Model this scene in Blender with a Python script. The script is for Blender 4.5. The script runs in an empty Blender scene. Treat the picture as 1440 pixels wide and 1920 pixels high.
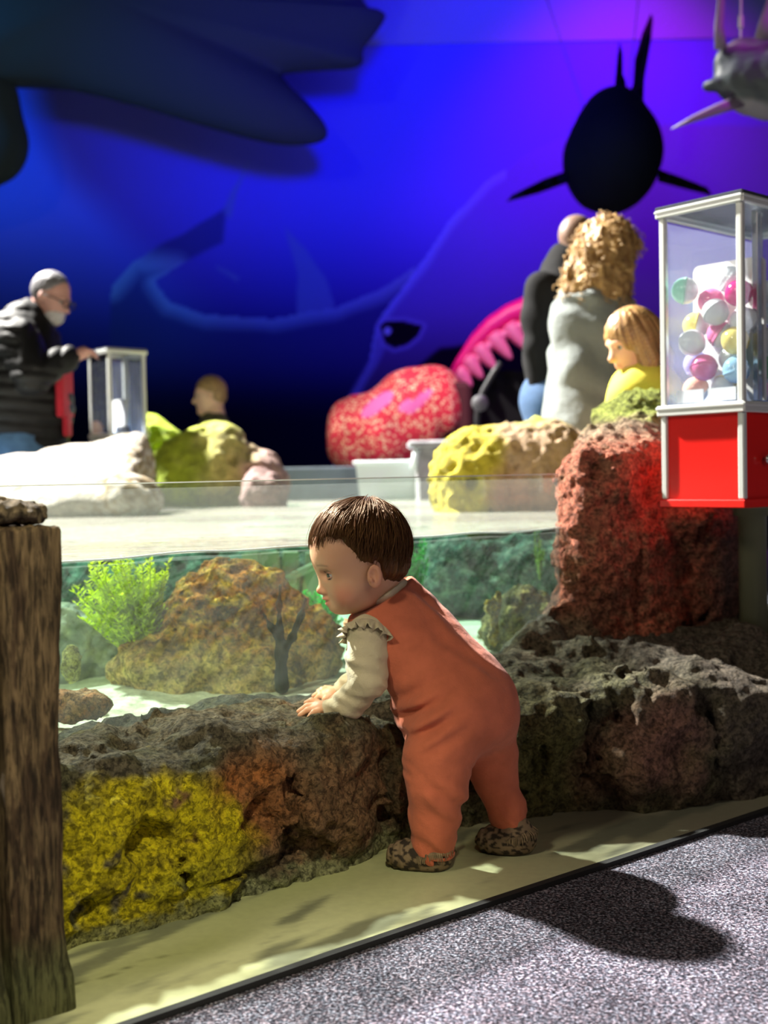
import bpy, math, random
import numpy as np
from mathutils import Vector, Matrix

# ------------------------------------------------------------------ camera, world, lights, exposure
SC = bpy.context.scene
COL = SC.collection
FPX, CAM_H = 2150.0, 0.75
PITCH, ROLL = math.atan(69 / FPX), math.radians(1.13)
_f = np.array([0, math.cos(PITCH), -math.sin(PITCH)])
_u0 = np.array([0, math.sin(PITCH), math.cos(PITCH)])
_r0 = np.array([1.0, 0, 0])
_r = math.cos(ROLL) * _r0 - math.sin(ROLL) * _u0
_up = math.sin(ROLL) * _r0 + math.cos(ROLL) * _u0
CAM = np.array([0, 0, CAM_H])
cam_data = bpy.data.cameras.new('camera')
cam = bpy.data.objects.new('camera', cam_data)
COL.objects.link(cam)
cam.matrix_world = Matrix(((_r[0], _up[0], -_f[0], 0), (_r[1], _up[1], -_f[1], 0), (_r[2], _up[2], -_f[2], CAM_H), (0, 0, 0, 1)))
cam_data.sensor_fit = 'AUTO'
cam_data.sensor_width = 36
cam_data.lens = FPX / 1920 * 36
cam_data.clip_end = 100
cam_data.dof.use_dof = True
cam_data.dof.focus_distance = 2.08
cam_data.dof.aperture_fstop = 2.9
SC.camera = cam
SC.view_settings.view_transform = 'Standard'
SC.view_settings.look = 'None'
SC.view_settings.gamma = 1
SC.view_settings.exposure = 0.0
SC.cycles.use_denoising = True
SC.cycles.max_bounces = 7
SC.cycles.diffuse_bounces = 3
SC.cycles.glossy_bounces = 3
SC.cycles.transmission_bounces = 6
SC.cycles.transparent_max_bounces = 24
SC.cycles.volume_bounces = 0
SC.cycles.sample_clamp_indirect = 4.0
SC.cycles.caustics_reflective = False
SC.cycles.caustics_refractive = False

world = bpy.data.worlds.new('world')
SC.world = world
world.use_nodes = True
world.node_tree.nodes['Background'].inputs[0].default_value = (0.55, 0.62, 0.8, 1)
world.node_tree.nodes['Background'].inputs[1].default_value = 0.02


def lamp(name, kind, loc, target, energy, color, **kw):
    d = bpy.data.lights.new(name, kind)
    d.energy = energy
    d.color = color
    for k, v in kw.items():
        setattr(d, k, v)
    o = bpy.data.objects.new(name, d)
    COL.objects.link(o)
    o.location = loc
    o.rotation_euler = (Vector(target) - Vector(loc)).to_track_quat('-Z', 'Y').to_euler()
    return o


# the strong spotlight high behind the pool, added soft fill lights, the coloured wall washers
lamp('spot_key', 'SPOT', (-6.2, 8.0, 8.9), (0.2, 3.0, 0.4), 40000, (1, 0.96, 0.88), spot_size=math.radians(42), spot_blend=0.25, shadow_soft_size=0.22)
lamp('fill_light', 'AREA', (-2.6, -0.6, 3.4), (0.1, 2.4, 0.3), 62, (1, 0.88, 0.64), size=0.5)  # added warm fill for the shaded camera side
lamp('fill_light_low', 'AREA', (2.6, -1.6, 2.6), (0.3, 2.6, 0.4), 24, (1, 0.8, 0.66), size=1.0)  # second added fill, weaker, from the right
lamp('wall_washer_blue', 'SPOT', (0.2, 3.6, 3.3), (0.0, 10.5, 3.85), 1650, (0.0, 0.0, 1.0), spot_size=math.radians(56), spot_blend=1.0, shadow_soft_size=0.3)
lamp('wall_washer_top', 'SPOT', (1.3, 8.7, 6.2), (1.3, 10.5, 3.7), 260, (0.05, 0.0, 1.0), spot_size=math.radians(110), spot_blend=1.0, shadow_soft_size=0.15)
lamp('wall_washer_violet', 'SPOT', (2.3, 8.6, 6.2), (2.3, 10.5, 2.9), 560, (1.0, 0.0, 0.9), spot_size=math.radians(75), spot_blend=1.0, shadow_soft_size=0.15)

lamp('wall_washer_left', 'SPOT', (-5.4, 8.4, 4.6), (-1.6, 10.5, 3.4), 420, (0.0, 0.35, 1.0), spot_size=math.radians(85), spot_blend=1.0, shadow_soft_size=0.15)
lamp('fill_spot_pool', 'SPOT', (-1.5, 0.5, 2.7), (-0.46, 2.75, 0.34), 900, (1, 0.86, 0.62), spot_size=math.radians(22), spot_blend=0.8, shadow_soft_size=0.05)  # added spot to brighten the mound inside the tank
lamp('spot_violet', 'SPOT', (3.4, 4.6, 5.2), (2.15, 6.0, 2.95), 320, (0.75, 0.0, 1.0), spot_size=math.radians(28), spot_blend=0.8, shadow_soft_size=0.1)
lamp('fill_spot_ledge', 'SPOT', (0.15, -0.2, 2.5), (-0.42, 1.95, 0.12), 240, (1, 0.93, 0.62), spot_size=math.radians(24), spot_blend=0.9, shadow_soft_size=0.05)  # added warm fill on the yellow part of the ledge
lamp('fill_spot_jaw', 'SPOT', (-0.2, 4.6, 5.2), (0.75, 8.0, 1.3), 900, (1, 0.9, 0.85), spot_size=math.radians(26), spot_blend=0.5, shadow_soft_size=0.08)  # added spot so the jaw prop shows bright
lamp('fill_spot_side', 'SPOT', (-4.5, 2.6, 3.6), (1.2, 4.2, 1.1), 200, (1, 0.93, 0.82), spot_size=math.radians(34), spot_blend=0.6, shadow_soft_size=0.15)  # added spot to brighten surfaces facing left

# ------------------------------------------------------------------ helpers
WE = np.array([0.755, 0.656, 0.0])
WN = np.array([0.656, -0.755, 0.0])
WE /= np.linalg.norm(WE); WN /= np.linalg.norm(WN)
WO = np.array([0.0, 2.583, 0.0])


def ray(u, v):
    return _f + _r * (u - 720) / FPX + _up * (960 - v) / FPX


def at(u, v, Y):
    d = ray(u, v)
    return CAM + d * (Y / d[1])


def W(s, t, z):
    return WO + WE * s + WN * t + np.array([0, 0, z])


_rng = np.random.RandomState(7)
_perm = _rng.permutation(256).astype(np.int32)
_perm = np.concatenate([_perm, _perm, _perm])
_g = _rng.normal(size=(256, 3)).astype(np.float32)
_g /= np.linalg.norm(_g, axis=1)[:, None]


def pn(x, y, z):
    """gradient noise, about -1..1"""
    x = np.asarray(x, np.float32); y = np.asarray(y, np.float32); z = np.asarray(z, np.float32)
    x, y, z = np.broadcast_arrays(x, y, z)
    xi = np.floor(x).astype(np.int32); yi = np.floor(y).astype(np.int32); zi = np.floor(z).astype(np.int32)
    fx = x - xi; fy = y - yi; fz = z - zi
    ux = fx * fx * (3 - 2 * fx); uy = fy * fy * (3 - 2 * fy); uz = fz * fz * (3 - 2 * fz)
    out = 0
    for dx in (0, 1):
        wx = ux if dx else 1 - ux
        a = _perm[(xi + dx) & 255]
        for dy in (0, 1):
            wy = uy if dy else 1 - uy
            b = _perm[a + ((yi + dy) & 255)]
            for dz in (0, 1):
                wz = uz if dz else 1 - uz
                g = _g[_perm[b + ((zi + dz) & 255)]]
                out = out + wx * wy * wz * (g[..., 0] * (fx - dx) + g[..., 1] * (fy - dy) + g[..., 2] * (fz - dz))
    return out * 1.7


def fbm(P, freq, octs=3, gain=0.5, off=0.0):
    r = 0; a = 1.0
    for i in range(octs):
        r = r + a * pn(P[..., 0] * freq + off + i * 17.3, P[..., 1] * freq + off * 1.7, P[..., 2] * freq - off)
        freq *= 2.03; a *= gain
    return r


def sstep(a, b, x):
    t = np.clip((x - a) / (b - a), 0, 1)
    return t * t * (3 - 2 * t)


def smin(a, b, k):
    if k <= 0:
        return np.minimum(a, b)
    h = np.maximum(k - np.abs(a - b), 0) / k
    return np.minimum(a, b) - h * h * k * 0.25


class Vol:
    """signed distance volume that becomes one smooth continuous mesh"""
    def __init__(s, lo, hi, h):
        s.lo = np.array(lo, np.float32); s.h = h
        s.n = np.maximum(((np.array(hi) - s.lo) / h).astype(int) + 2, 4)
        s.F = np.full(s.n, 0.5, np.float32)
        s.ax = [(s.lo[i] + np.arange(s.n[i]) * h).astype(np.float32) for i in range(3)]

    def sub(s, lo, hi):
        i0 = np.clip(((np.array(lo) - s.lo) / s.h).astype(int) - 1, 0, s.n)
        i1 = np.clip(((np.array(hi) - s.lo) / s.h).astype(int) + 3, 0, s.n)
        if (i1 <= i0).any():
            return None, None
        sl = tuple(slice(i0[i], i1[i]) for i in range(3))
        return sl, np.meshgrid(*[s.ax[i][sl[i]] for i in range(3)], indexing='ij')

    def put(s, sl, d, k, op):
        if op == 'add':
            s.F[sl] = smin(s.F[sl], d, k)
        elif op == 'cut':
            s.F[sl] = -smin(-s.F[sl], d, k)
        return s

    def cap(s, a, b, ra, rb=None, k=0.01, op='add', flat=None):
        rb = ra if rb is None else rb
        a = np.array(a, float); b = np.array(b, float)
        m = max(ra, rb) * 1.2 + k + 3 * s.h
        sl, g = s.sub(np.minimum(a, b) - m, np.maximum(a, b) + m)
        if sl is None:
            return s
        ab = b - a; L = float(ab @ ab) + 1e-12
        X, Y, Z = g[0] - a[0], g[1] - a[1], g[2] - a[2]
        t = np.clip((X * ab[0] + Y * ab[1] + Z * ab[2]) / L, 0, 1)
        d = np.sqrt((X - t * ab[0]) ** 2 + (Y - t * ab[1]) ** 2 + (Z - t * ab[2]) ** 2) - (ra + (rb - ra) * t)
        return s.put(sl, d.astype(np.float32), k, op)

    def path(s, pts, rs, k=0.01, op='add'):
        for i in range(len(pts) - 1):
            s.cap(pts[i], pts[i + 1], rs[i], rs[i + 1], k, op)
        return s

    def ell(s, c, r, k=0.01, op='add', axes=None, noise=None):
        """axes: 3 row vectors of the ellipsoid frame"""
        c = np.array(c, float); r = np.array(r, float) * np.ones(3)
        m = (r.max() if axes is not None else r) + k + 3 * s.h
        sl, g = s.sub(c - m, c + m)
        if sl is None:
            return s
        D = [g[0] - c[0], g[1] - c[1], g[2] - c[2]]
        if axes is not None:
            A = np.array(axes, float)
            D = [A[i, 0] * D[0] + A[i, 1] * D[1] + A[i, 2] * D[2] for i in range(3)]
        k0 = np.sqrt((D[0] / r[0]) ** 2 + (D[1] / r[1]) ** 2 + (D[2] / r[2]) ** 2) + 1e-9
        k1 = np.sqrt((D[0] / r[0] ** 2) ** 2 + (D[1] / r[1] ** 2) ** 2 + (D[2] / r[2] ** 2) ** 2) + 1e-9
        d = k0 * (k0 - 1) / k1
        return s.put(sl, d.astype(np.float32), k, op)

    def box(s, c, half, rad=0.01, k=0.0, op='add', axes=None):
        c = np.array(c, float); half = np.array(half, float)
        m = (np.linalg.norm(half) if axes is not None else half) + k + 3 * s.h
        sl, g = s.sub(c - m, c + m)
        if sl is None:
            return s
        D = [g[0] - c[0], g[1] - c[1], g[2] - c[2]]
        if axes is not None:
            A = np.array(axes, float)
            D = [A[i, 0] * D[0] + A[i, 1] * D[1] + A[i, 2] * D[2] for i in range(3)]
        q = [np.abs(D[i]) - half[i] + rad for i in range(3)]
        d = np.sqrt(sum(np.maximum(x, 0) ** 2 for x in q)) + np.minimum(np.maximum(np.maximum(q[0], q[1]), q[2]), 0) - rad
        return s.put(sl, d.astype(np.float32), k, op)

    def half(s, p, nrm, k=0.0):
        """keep only the side the normal points away from"""
        g = np.meshgrid(*s.ax, indexing='ij')
        nrm = np.array(nrm, float); nrm /= np.linalg.norm(nrm)
        d = (g[0] - p[0]) * nrm[0] + (g[1] - p[1]) * nrm[1] + (g[2] - p[2]) * nrm[2]
        s.F = -smin(-s.F, -d.astype(np.float32), k)
        return s

    def grid(s):
        return np.stack(np.meshgrid(*s.ax, indexing='ij'), -1)

    def warp(s, fn, band=0.08):
        m = np.abs(s.F) < band
        idx = np.argwhere(m)
        P = s.lo + idx * s.h
        s.F[m] += fn(P.astype(np.float32)).astype(np.float32)
        return s

    def nets(s, smooth=1):
        F = s.F.copy()
        F[0] = F[-1] = 0.5; F[:, 0] = F[:, -1] = 0.5; F[:, :, 0] = F[:, :, -1] = 0.5
        S = F < 0
        n = np.array(F.shape)
        cnt = np.zeros(n - 1, np.int8)
        for dx in (0, 1):
            for dy in (0, 1):
                for dz in (0, 1):
                    cnt += S[dx:n[0] - 1 + dx, dy:n[1] - 1 + dy, dz:n[2] - 1 + dz]
        act = (cnt > 0) & (cnt < 8)
        ids = np.argwhere(act)
        cell = np.full(n - 1, -1, np.int32)
        cell[act] = np.arange(len(ids))
        acc = np.zeros((len(ids), 3)); num = np.zeros(len(ids))
        i, j, k = ids.T
        for ax in range(3):
            o1, o2 = [a for a in range(3) if a != ax]
            for p in (0, 1):
                for q in (0, 1):
                    a = np.zeros((len(ids), 3), int); a[:, o1] = p; a[:, o2] = q
                    b = a.copy(); b[:, ax] = 1
                    fa = F[i + a[:, 0], j + a[:, 1], k + a[:, 2]]; fb = F[i + b[:, 0], j + b[:, 1], k + b[:, 2]]
                    c = (fa < 0) != (fb < 0)
                    t = np.where(c, fa / np.where(c, fa - fb, 1), 0)
                    pt = a.astype(float); pt[:, ax] = t
                    acc[c] += pt[c]; num[c] += 1
        V = s.lo + (ids + acc / num[:, None]) * s.h
        Q = []
        for ax in range(3):
            o1, o2 = (ax + 1) % 3, (ax + 2) % 3
            sh = [slice(0, n[a]) for a in range(3)]; sh2 = list(sh)
            sh[ax] = slice(0, n[ax] - 1); sh2[ax] = slice(1, n[ax])
            A = S[tuple(sh)]; B = S[tuple(sh2)]
            e = np.argwhere(A != B)
            inside = A[e[:, 0], e[:, 1], e[:, 2]]
            ok = (e[:, o1] > 0) & (e[:, o2] > 0) & (e[:, o1] < n[o1] - 1) & (e[:, o2] < n[o2] - 1)
            e = e[ok]; inside = inside[ok]
            cs = []
            for p, q in ((-1, -1), (0, -1), (0, 0), (-1, 0)):
                c = e.copy(); c[:, o1] += p; c[:, o2] += q
                cs.append(cell[c[:, 0], c[:, 1], c[:, 2]])
            q4 = np.stack(cs, 1)
            q4[~inside] = q4[~inside][:, ::-1]
            Q.append(q4)
        Q = np.concatenate(Q)
        for _ in range(smooth):
            V = relax(V, Q, 0.5)
        return V, Q


def relax(V, Q, w=0.5):
    acc = np.zeros_like(V); num = np.zeros(len(V))
    for a in range(4):
        b = (a + 1) % 4
        for x, y in ((a, b), (b, a)):
            for c in range(3):
                acc[:, c] += np.bincount(Q[:, x], V[Q[:, y], c], len(V))
            num += np.bincount(Q[:, x], minlength=len(V))
    return V * (1 - w) + w * acc / np.maximum(num, 1)[:, None]


def vnormals(V, Q):
    n = np.cross(V[Q[:, 2]] - V[Q[:, 0]], V[Q[:, 3]] - V[Q[:, 1]])
    N = np.zeros_like(V)
    for a in range(4):
        for c in range(3):
            N[:, c] += np.bincount(Q[:, a], n[:, c], len(V))
    return N / (np.linalg.norm(N, axis=1)[:, None] + 1e-12)


def setp(o, label=None, cat=None, group=None, kind=None):
    if label: o['label'] = label
    if cat: o['category'] = cat
    if group: o['group'] = group
    if kind: o['kind'] = kind
    return o


def empty(name, loc=(0, 0, 0), label=None, cat=None, group=None, rz=0.0):
    o = bpy.data.objects.new(name, None)
    COL.objects.link(o)
    o.location = loc
    o.rotation_euler = (0, 0, rz)
    o.empty_display_size = 0.05
    return setp(o, label, cat, group)


def mesh(name, V, Q, mat, parent=None, cols=None, smooth=True, world_space=True):
    """V world coordinates; a parented mesh is re-expressed in its parent's frame when world_space"""
    V = np.asarray(V, float)
    me = bpy.data.meshes.new(name)
    if isinstance(Q, np.ndarray):
        nf = len(Q); m = Q.shape[1]
        me.vertices.add(len(V)); me.vertices.foreach_set('co', V.astype(np.float32).ravel())
        me.loops.add(nf * m); me.loops.foreach_set('vertex_index', Q.astype(np.int32).ravel())
        me.polygons.add(nf)
        me.polygons.foreach_set('loop_start', np.arange(0, nf * m, m, dtype=np.int32))
        me.update(calc_edges=True)
    else:
        me.from_pydata([tuple(v) for v in V], [], Q)
        me.update()
    if smooth:
        me.polygons.foreach_set('use_smooth', np.ones(len(me.polygons), bool))
    if cols is not None:
        at_ = me.color_attributes.new('Col', 'FLOAT_COLOR', 'POINT')
        c = np.ones((len(V), 4), np.float32); c[:, :3] = cols
        at_.data.foreach_set('color', c.ravel())
    for m in (mat if isinstance(mat, (list, tuple)) else [mat]):
        me.materials.append(m)
    o = bpy.data.objects.new(name, me)
    COL.objects.link(o)
    if parent is not None:
        o.parent = parent
        if world_space:
            chain = []; p = parent
            while p is not None:
                chain.append(p.matrix_basis.copy()); p = p.parent
            M = Matrix()
            for c in chain:
                M = c @ M
            me.transform(M.inverted())
    return o


class MB:
    """collects boxes, tubes and lathes into ONE mesh"""
    def __init__(s):
        s.V = []; s.Fc = []

    def add(s, V, Fc):
        b = len(s.V)
        s.V += [tuple(map(float, v)) for v in V]
        s.Fc += [tuple(b + int(i) for i in f) for f in Fc]
        return s

    def box(s, c, half, axes=None, bev=0.0):
        c = np.array(c, float); A = np.eye(3) if axes is None else np.array(axes, float)
        h = np.array(half, float)
        if bev <= 0:
            V = [c + A.T @ (h * np.array(q)) for q in [(-1, -1, -1), (1, -1, -1), (1, 1, -1), (-1, 1, -1), (-1, -1, 1), (1, -1, 1), (1, 1, 1), (-1, 1, 1)]]
            return s.add(V, [(0, 3, 2, 1), (4, 5, 6, 7), (0, 1, 5, 4), (1, 2, 6, 5), (2, 3, 7, 6), (3, 0, 4, 7)])
        b = min(bev, h.min() * 0.9)
        V = []; Fc = []
        # bevelled box: 24 verts
        idx = {}
        for sx in (-1, 1):
            for sy in (-1, 1):
                for sz in (-1, 1):
                    for ax in range(3):
                        q = np.array([sx, sy, sz], float) * (h - b)
                        q[ax] += (sx, sy, sz)[ax] * b
                        idx[(sx, sy, sz, ax)] = len(V); V.append(c + A.T @ q)
        for ax in range(3):
            o1, o2 = (ax + 1) % 3, (ax + 2) % 3
            for sg in (-1, 1):
                f = []
                for p, q in ((-1, -1), (1, -1), (1, 1), (-1, 1)):
                    k = [0, 0, 0]; k[ax] = sg; k[o1] = p; k[o2] = q
                    f.append(idx[(*k, ax)])
                Fc.append(f if sg > 0 else f[::-1])
            for p in (-1, 1):
                for q in (-1, 1):
                    k0 = [0, 0, 0]; k0[ax] = -1; k0[o1] = p; k0[o2] = q
                    k1 = list(k0); k1[ax] = 1
                    f = [idx[(*k0, o1)], idx[(*k1, o1)], idx[(*k1, o2)], idx[(*k0, o2)]]
                    Fc.append(f if p * q < 0 else f[::-1])
        for sx in (-1, 1):
            for sy in (-1, 1):
                for sz in (-1, 1):
                    f = [idx[(sx, sy, sz, a)] for a in range(3)]
                    Fc.append(f if sx * sy * sz > 0 else f[::-1])
        return s.add(V, Fc)

    def tube(s, pts, rs, n=10, caps=True, flat=1.0, flat_dir=None):
        pts = [np.array(p, float) for p in pts]
        if not hasattr(rs, '__len__'):
            rs = [rs] * len(pts)
        V = []; Fc = []
        t0 = pts[1] - pts[0]
        ref = np.array([0, 0, 1.0]) if abs(t0[2]) < 0.9 * np.linalg.norm(t0) else np.array([1.0, 0, 0])
        if flat_dir is not None:
            ref = np.array(flat_dir, float)
        prev = None
        for i, p in enumerate(pts):
            t = pts[min(i + 1, len(pts) - 1)] - pts[max(i - 1, 0)]
            t = t / (np.linalg.norm(t) + 1e-12)
            a = ref if prev is None else prev
            a = a - t * (a @ t); a /= (np.linalg.norm(a) + 1e-12)
            prev = a
            b = np.cross(t, a)
            for k in range(n):
                w = 2 * math.pi * k / n
                V.append(p + rs[i] * (math.cos(w) * a * flat + math.sin(w) * b))
        for i in range(len(pts) - 1):
            for k in range(n):
                k2 = (k + 1) % n
                Fc.append((i * n + k, i * n + k2, (i + 1) * n + k2, (i + 1) * n + k))
        if caps:
            Fc.append(tuple(range(n - 1, -1, -1)))
            Fc.append(tuple((len(pts) - 1) * n + k for k in range(n)))
        return s.add(V, Fc)

    def lathe(s, prof, c=(0, 0, 0), n=24, axes=None):
        c = np.array(c, float); A = np.eye(3) if axes is None else np.array(axes, float)
        V = []; Fc = []
        for r, z in prof:
            for k in range(n):
                w = 2 * math.pi * k / n
                V.append(c + A.T @ np.array([r * math.cos(w), r * math.sin(w), z]))
        for i in range(len(prof) - 1):
            for k in range(n):
                k2 = (k + 1) % n
                Fc.append((i * n + k, i * n + k2, (i + 1) * n + k2, (i + 1) * n + k))
        Fc.append(tuple(range(n - 1, -1, -1)))
        Fc.append(tuple((len(prof) - 1) * n + k for k in range(n)))
        return s.add(V, Fc)

    def prism(s, poly, c, ax_u, ax_v, ax_w, th):
        """poly in (u,v), extruded +-th along w"""
        c = np.array(c, float); n = len(poly)
        V = [c + np.array(ax_u) * a + np.array(ax_v) * b - np.array(ax_w) * th for a, b in poly] + \
            [c + np.array(ax_u) * a + np.array(ax_v) * b + np.array(ax_w) * th for a, b in poly]
        Fc = [tuple(range(n - 1, -1, -1)), tuple(range(n, 2 * n))] + [(i, (i + 1) % n, n + (i + 1) % n, n + i) for i in range(n)]
        return s.add(V, Fc)

    def build(s, name, mat, parent=None, smooth=False):
        return mesh(name, s.V, s.Fc, mat, parent, smooth=smooth)


# ------------------------------------------------------------------ materials
def mat(name, color=(0.8, 0.8, 0.8), rough=0.6, attr=False, var=0.0, vscale=20.0, bump=None, spec=0.5, metal=0.0, sss=0.0, stretch=None, sheen=0.0, fleck=None):
    m = bpy.data.materials.new(name)
    m.use_nodes = True
    nt = m.node_tree; N = nt.nodes; L = nt.links
    b = N['Principled BSDF']
    b.inputs['Roughness'].default_value = rough
    b.inputs['Specular IOR Level'].default_value = spec
    b.inputs['Metallic'].default_value = metal
    if sss:
        b.inputs['Subsurface Weight'].default_value = sss
        b.inputs['Subsurface Radius'].default_value = (0.012, 0.005, 0.003)
        b.inputs['Subsurface Scale'].default_value = 1.0
    if sheen:
        b.inputs['Sheen Weight'].default_value = sheen
    tc = N.new('ShaderNodeTexCoord')
    vec = tc.outputs['Object']
    if stretch:
        mp = N.new('ShaderNodeMapping'); mp.inputs['Scale'].default_value = stretch
        L.new(vec, mp.inputs['Vector']); vec = mp.outputs['Vector']
    if attr:
        a = N.new('ShaderNodeAttribute'); a.attribute_name = 'Col'
        src = a.outputs['Color']
    else:
        rgb = N.new('ShaderNodeRGB'); rgb.outputs[0].default_value = (*color, 1)
        src = rgb.outputs[0]
    if var > 0:
        nz = N.new('ShaderNodeTexNoise'); nz.inputs['Scale'].default_value = vscale; nz.inputs['Detail'].default_value = 6
        L.new(vec, nz.inputs['Vector'])
        mr = N.new('ShaderNodeMapRange'); mr.inputs['From Min'].default_value = 0.3; mr.inputs['From Max'].default_value = 0.7
        mr.inputs['To Min'].default_value = 1 - var; mr.inputs['To Max'].default_value = 1 + var
        L.new(nz.outputs['Fac'], mr.inputs['Value'])
        vm = N.new('ShaderNodeVectorMath'); vm.operation = 'SCALE'
        L.new(src, vm.inputs[0]); L.new(mr.outputs[0], vm.inputs['Scale'])
        src = vm.outputs[0]
    if fleck:
        nz = N.new('ShaderNodeTexNoise'); nz.inputs['Scale'].default_value = fleck[0]; nz.inputs['Detail'].default_value = 4; nz.inputs['Distortion'].default_value = 0.5; nz.inputs['Roughness'].default_value = 0.65
        L.new(vec, nz.inputs['Vector'])
        mr = N.new('ShaderNodeMapRange'); mr.inputs['From Min'].default_value = 0.40; mr.inputs['From Max'].default_value = 0.56
        mr.inputs['To Min'].default_value = fleck[1]; mr.inputs['To Max'].default_value = fleck[2]
        L.new(nz.outputs['Fac'], mr.inputs['Value'])
        vm = N.new('ShaderNodeVectorMath'); vm.operation = 'SCALE'
        L.new(src, vm.inputs[0]); L.new(mr.outputs[0], vm.inputs['Scale'])
        src = vm.outputs[0]
    L.new(src, b.inputs['Base Color'])
    if bump:
        prev = None
        for kind, scale, dist in bump:
            if kind == 'noise':
                t = N.new('ShaderNodeTexNoise'); t.inputs['Scale'].default_value = scale; t.inputs['Detail'].default_value = 8; t.inputs['Roughness'].default_value = 0.62
                out = t.outputs['Fac']
            elif kind == 'pits':
                t = N.new('ShaderNodeTexVoronoi'); t.inputs['Scale'].default_value = scale
                out = t.outputs['Distance']
            else:
                t = N.new('ShaderNodeTexWave'); t.inputs['Scale'].default_value = scale; t.inputs['Distortion'].default_value = 1.5
                out = t.outputs['Fac']
            L.new(vec, t.inputs['Vector'])
            bp = N.new('ShaderNodeBump'); bp.inputs['Distance'].default_value = dist; bp.inputs['Strength'].default_value = 1.0
            L.new(out, bp.inputs['Height'])
            if prev:
                L.new(prev, bp.inputs['Normal'])
            prev = bp.outputs['Normal']
        L.new(prev, b.inputs['Normal'])
    return m


def glassy(name, tint=(1, 1, 1), rough=0.0, ior=1.45, haze=0.0, haze_col=(1, 1, 1)):
    """thin clear sheet: fresnel reflection over a clear pane, with diffuse haze mixed in for milky brightness"""
    m = bpy.data.materials.new(name); m.use_nodes = True
    nt = m.node_tree; N = nt.nodes; L = nt.links
    N.remove(N['Principled BSDF']); out = N['Material Output']
    tr = N.new('ShaderNodeBsdfTransparent'); tr.inputs[0].default_value = (*tint, 1)
    gl = N.new('ShaderNodeBsdfGlossy'); gl.inputs['Roughness'].default_value = rough
    fr = N.new('ShaderNodeFresnel'); fr.inputs['IOR'].default_value = ior
    mx = N.new('ShaderNodeMixShader')
    L.new(fr.outputs[0], mx.inputs[0]); L.new(tr.outputs[0], mx.inputs[1]); L.new(gl.outputs[0], mx.inputs[2])
    last = mx.outputs[0]
    if haze:  # milky light on the pane imitated by a diffuse mix
        df = N.new('ShaderNodeBsdfDiffuse'); df.inputs[0].default_value = (*haze_col, 1)
        tl = N.new('ShaderNodeBsdfTranslucent'); tl.inputs[0].default_value = (*haze_col, 1)
        a2 = N.new('ShaderNodeAddShader'); L.new(df.outputs[0], a2.inputs[0]); L.new(tl.outputs[0], a2.inputs[1])
        m2 = N.new('ShaderNodeMixShader'); m2.inputs[0].default_value = haze
        L.new(last, m2.inputs[1]); L.new(a2.outputs[0], m2.inputs[2]); last = m2.outputs[0]
    L.new(last, out.inputs['Surface'])
    return m


def hair_mat(name, glow, t=0.45):
    m = mat(name, attr=True, rough=0.5, spec=0.22)
    nt = m.node_tree; N = nt.nodes; L = nt.links
    tr = N.new('ShaderNodeBsdfTranslucent'); tr.inputs[0].default_value = (*glow, 1)
    mx = N.new('ShaderNodeMixShader'); mx.inputs[0].default_value = t
    L.new(N['Principled BSDF'].outputs[0], mx.inputs[1]); L.new(tr.outputs[0], mx.inputs[2]); L.new(mx.outputs[0], N['Material Output'].inputs['Surface'])
    return m


# a reusable rock: blobs melted together, worn by noise, one continuous mesh
def rockmesh(blobs, h, amp=(0.02, 0.008), freq=(9, 30), pits=0.0, cuts=(), k=0.05, seed=0.0, lo=None, hi=None, smooth=1):
    c = np.array([b[0] for b in blobs], float); r = np.array([np.ones(3) * b[1] for b in blobs], float)
    lo = (c - r).min(0) - 0.05 if lo is None else lo
    hi = (c + r).max(0) + 0.05 if hi is None else hi
    v = Vol(lo, hi, h)
    for b in blobs:
        v.ell(b[0], b[1], k)
    for b in cuts:
        v.ell(b[0], b[1], 0.015, 'cut')
    def w(P):
        d = amp[0] * fbm(P, freq[0], 3, 0.5, seed) + amp[1] * fbm(P, freq[1], 2, 0.6, seed + 5)
        if pits:
            d = d + pits * np.maximum(fbm(P, freq[1] * 1.4, 2, 0.5, seed + 9) - 0.15, 0) * 2
        return d
    v.warp(w, 0.12)
    return v.nets(smooth)
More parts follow.
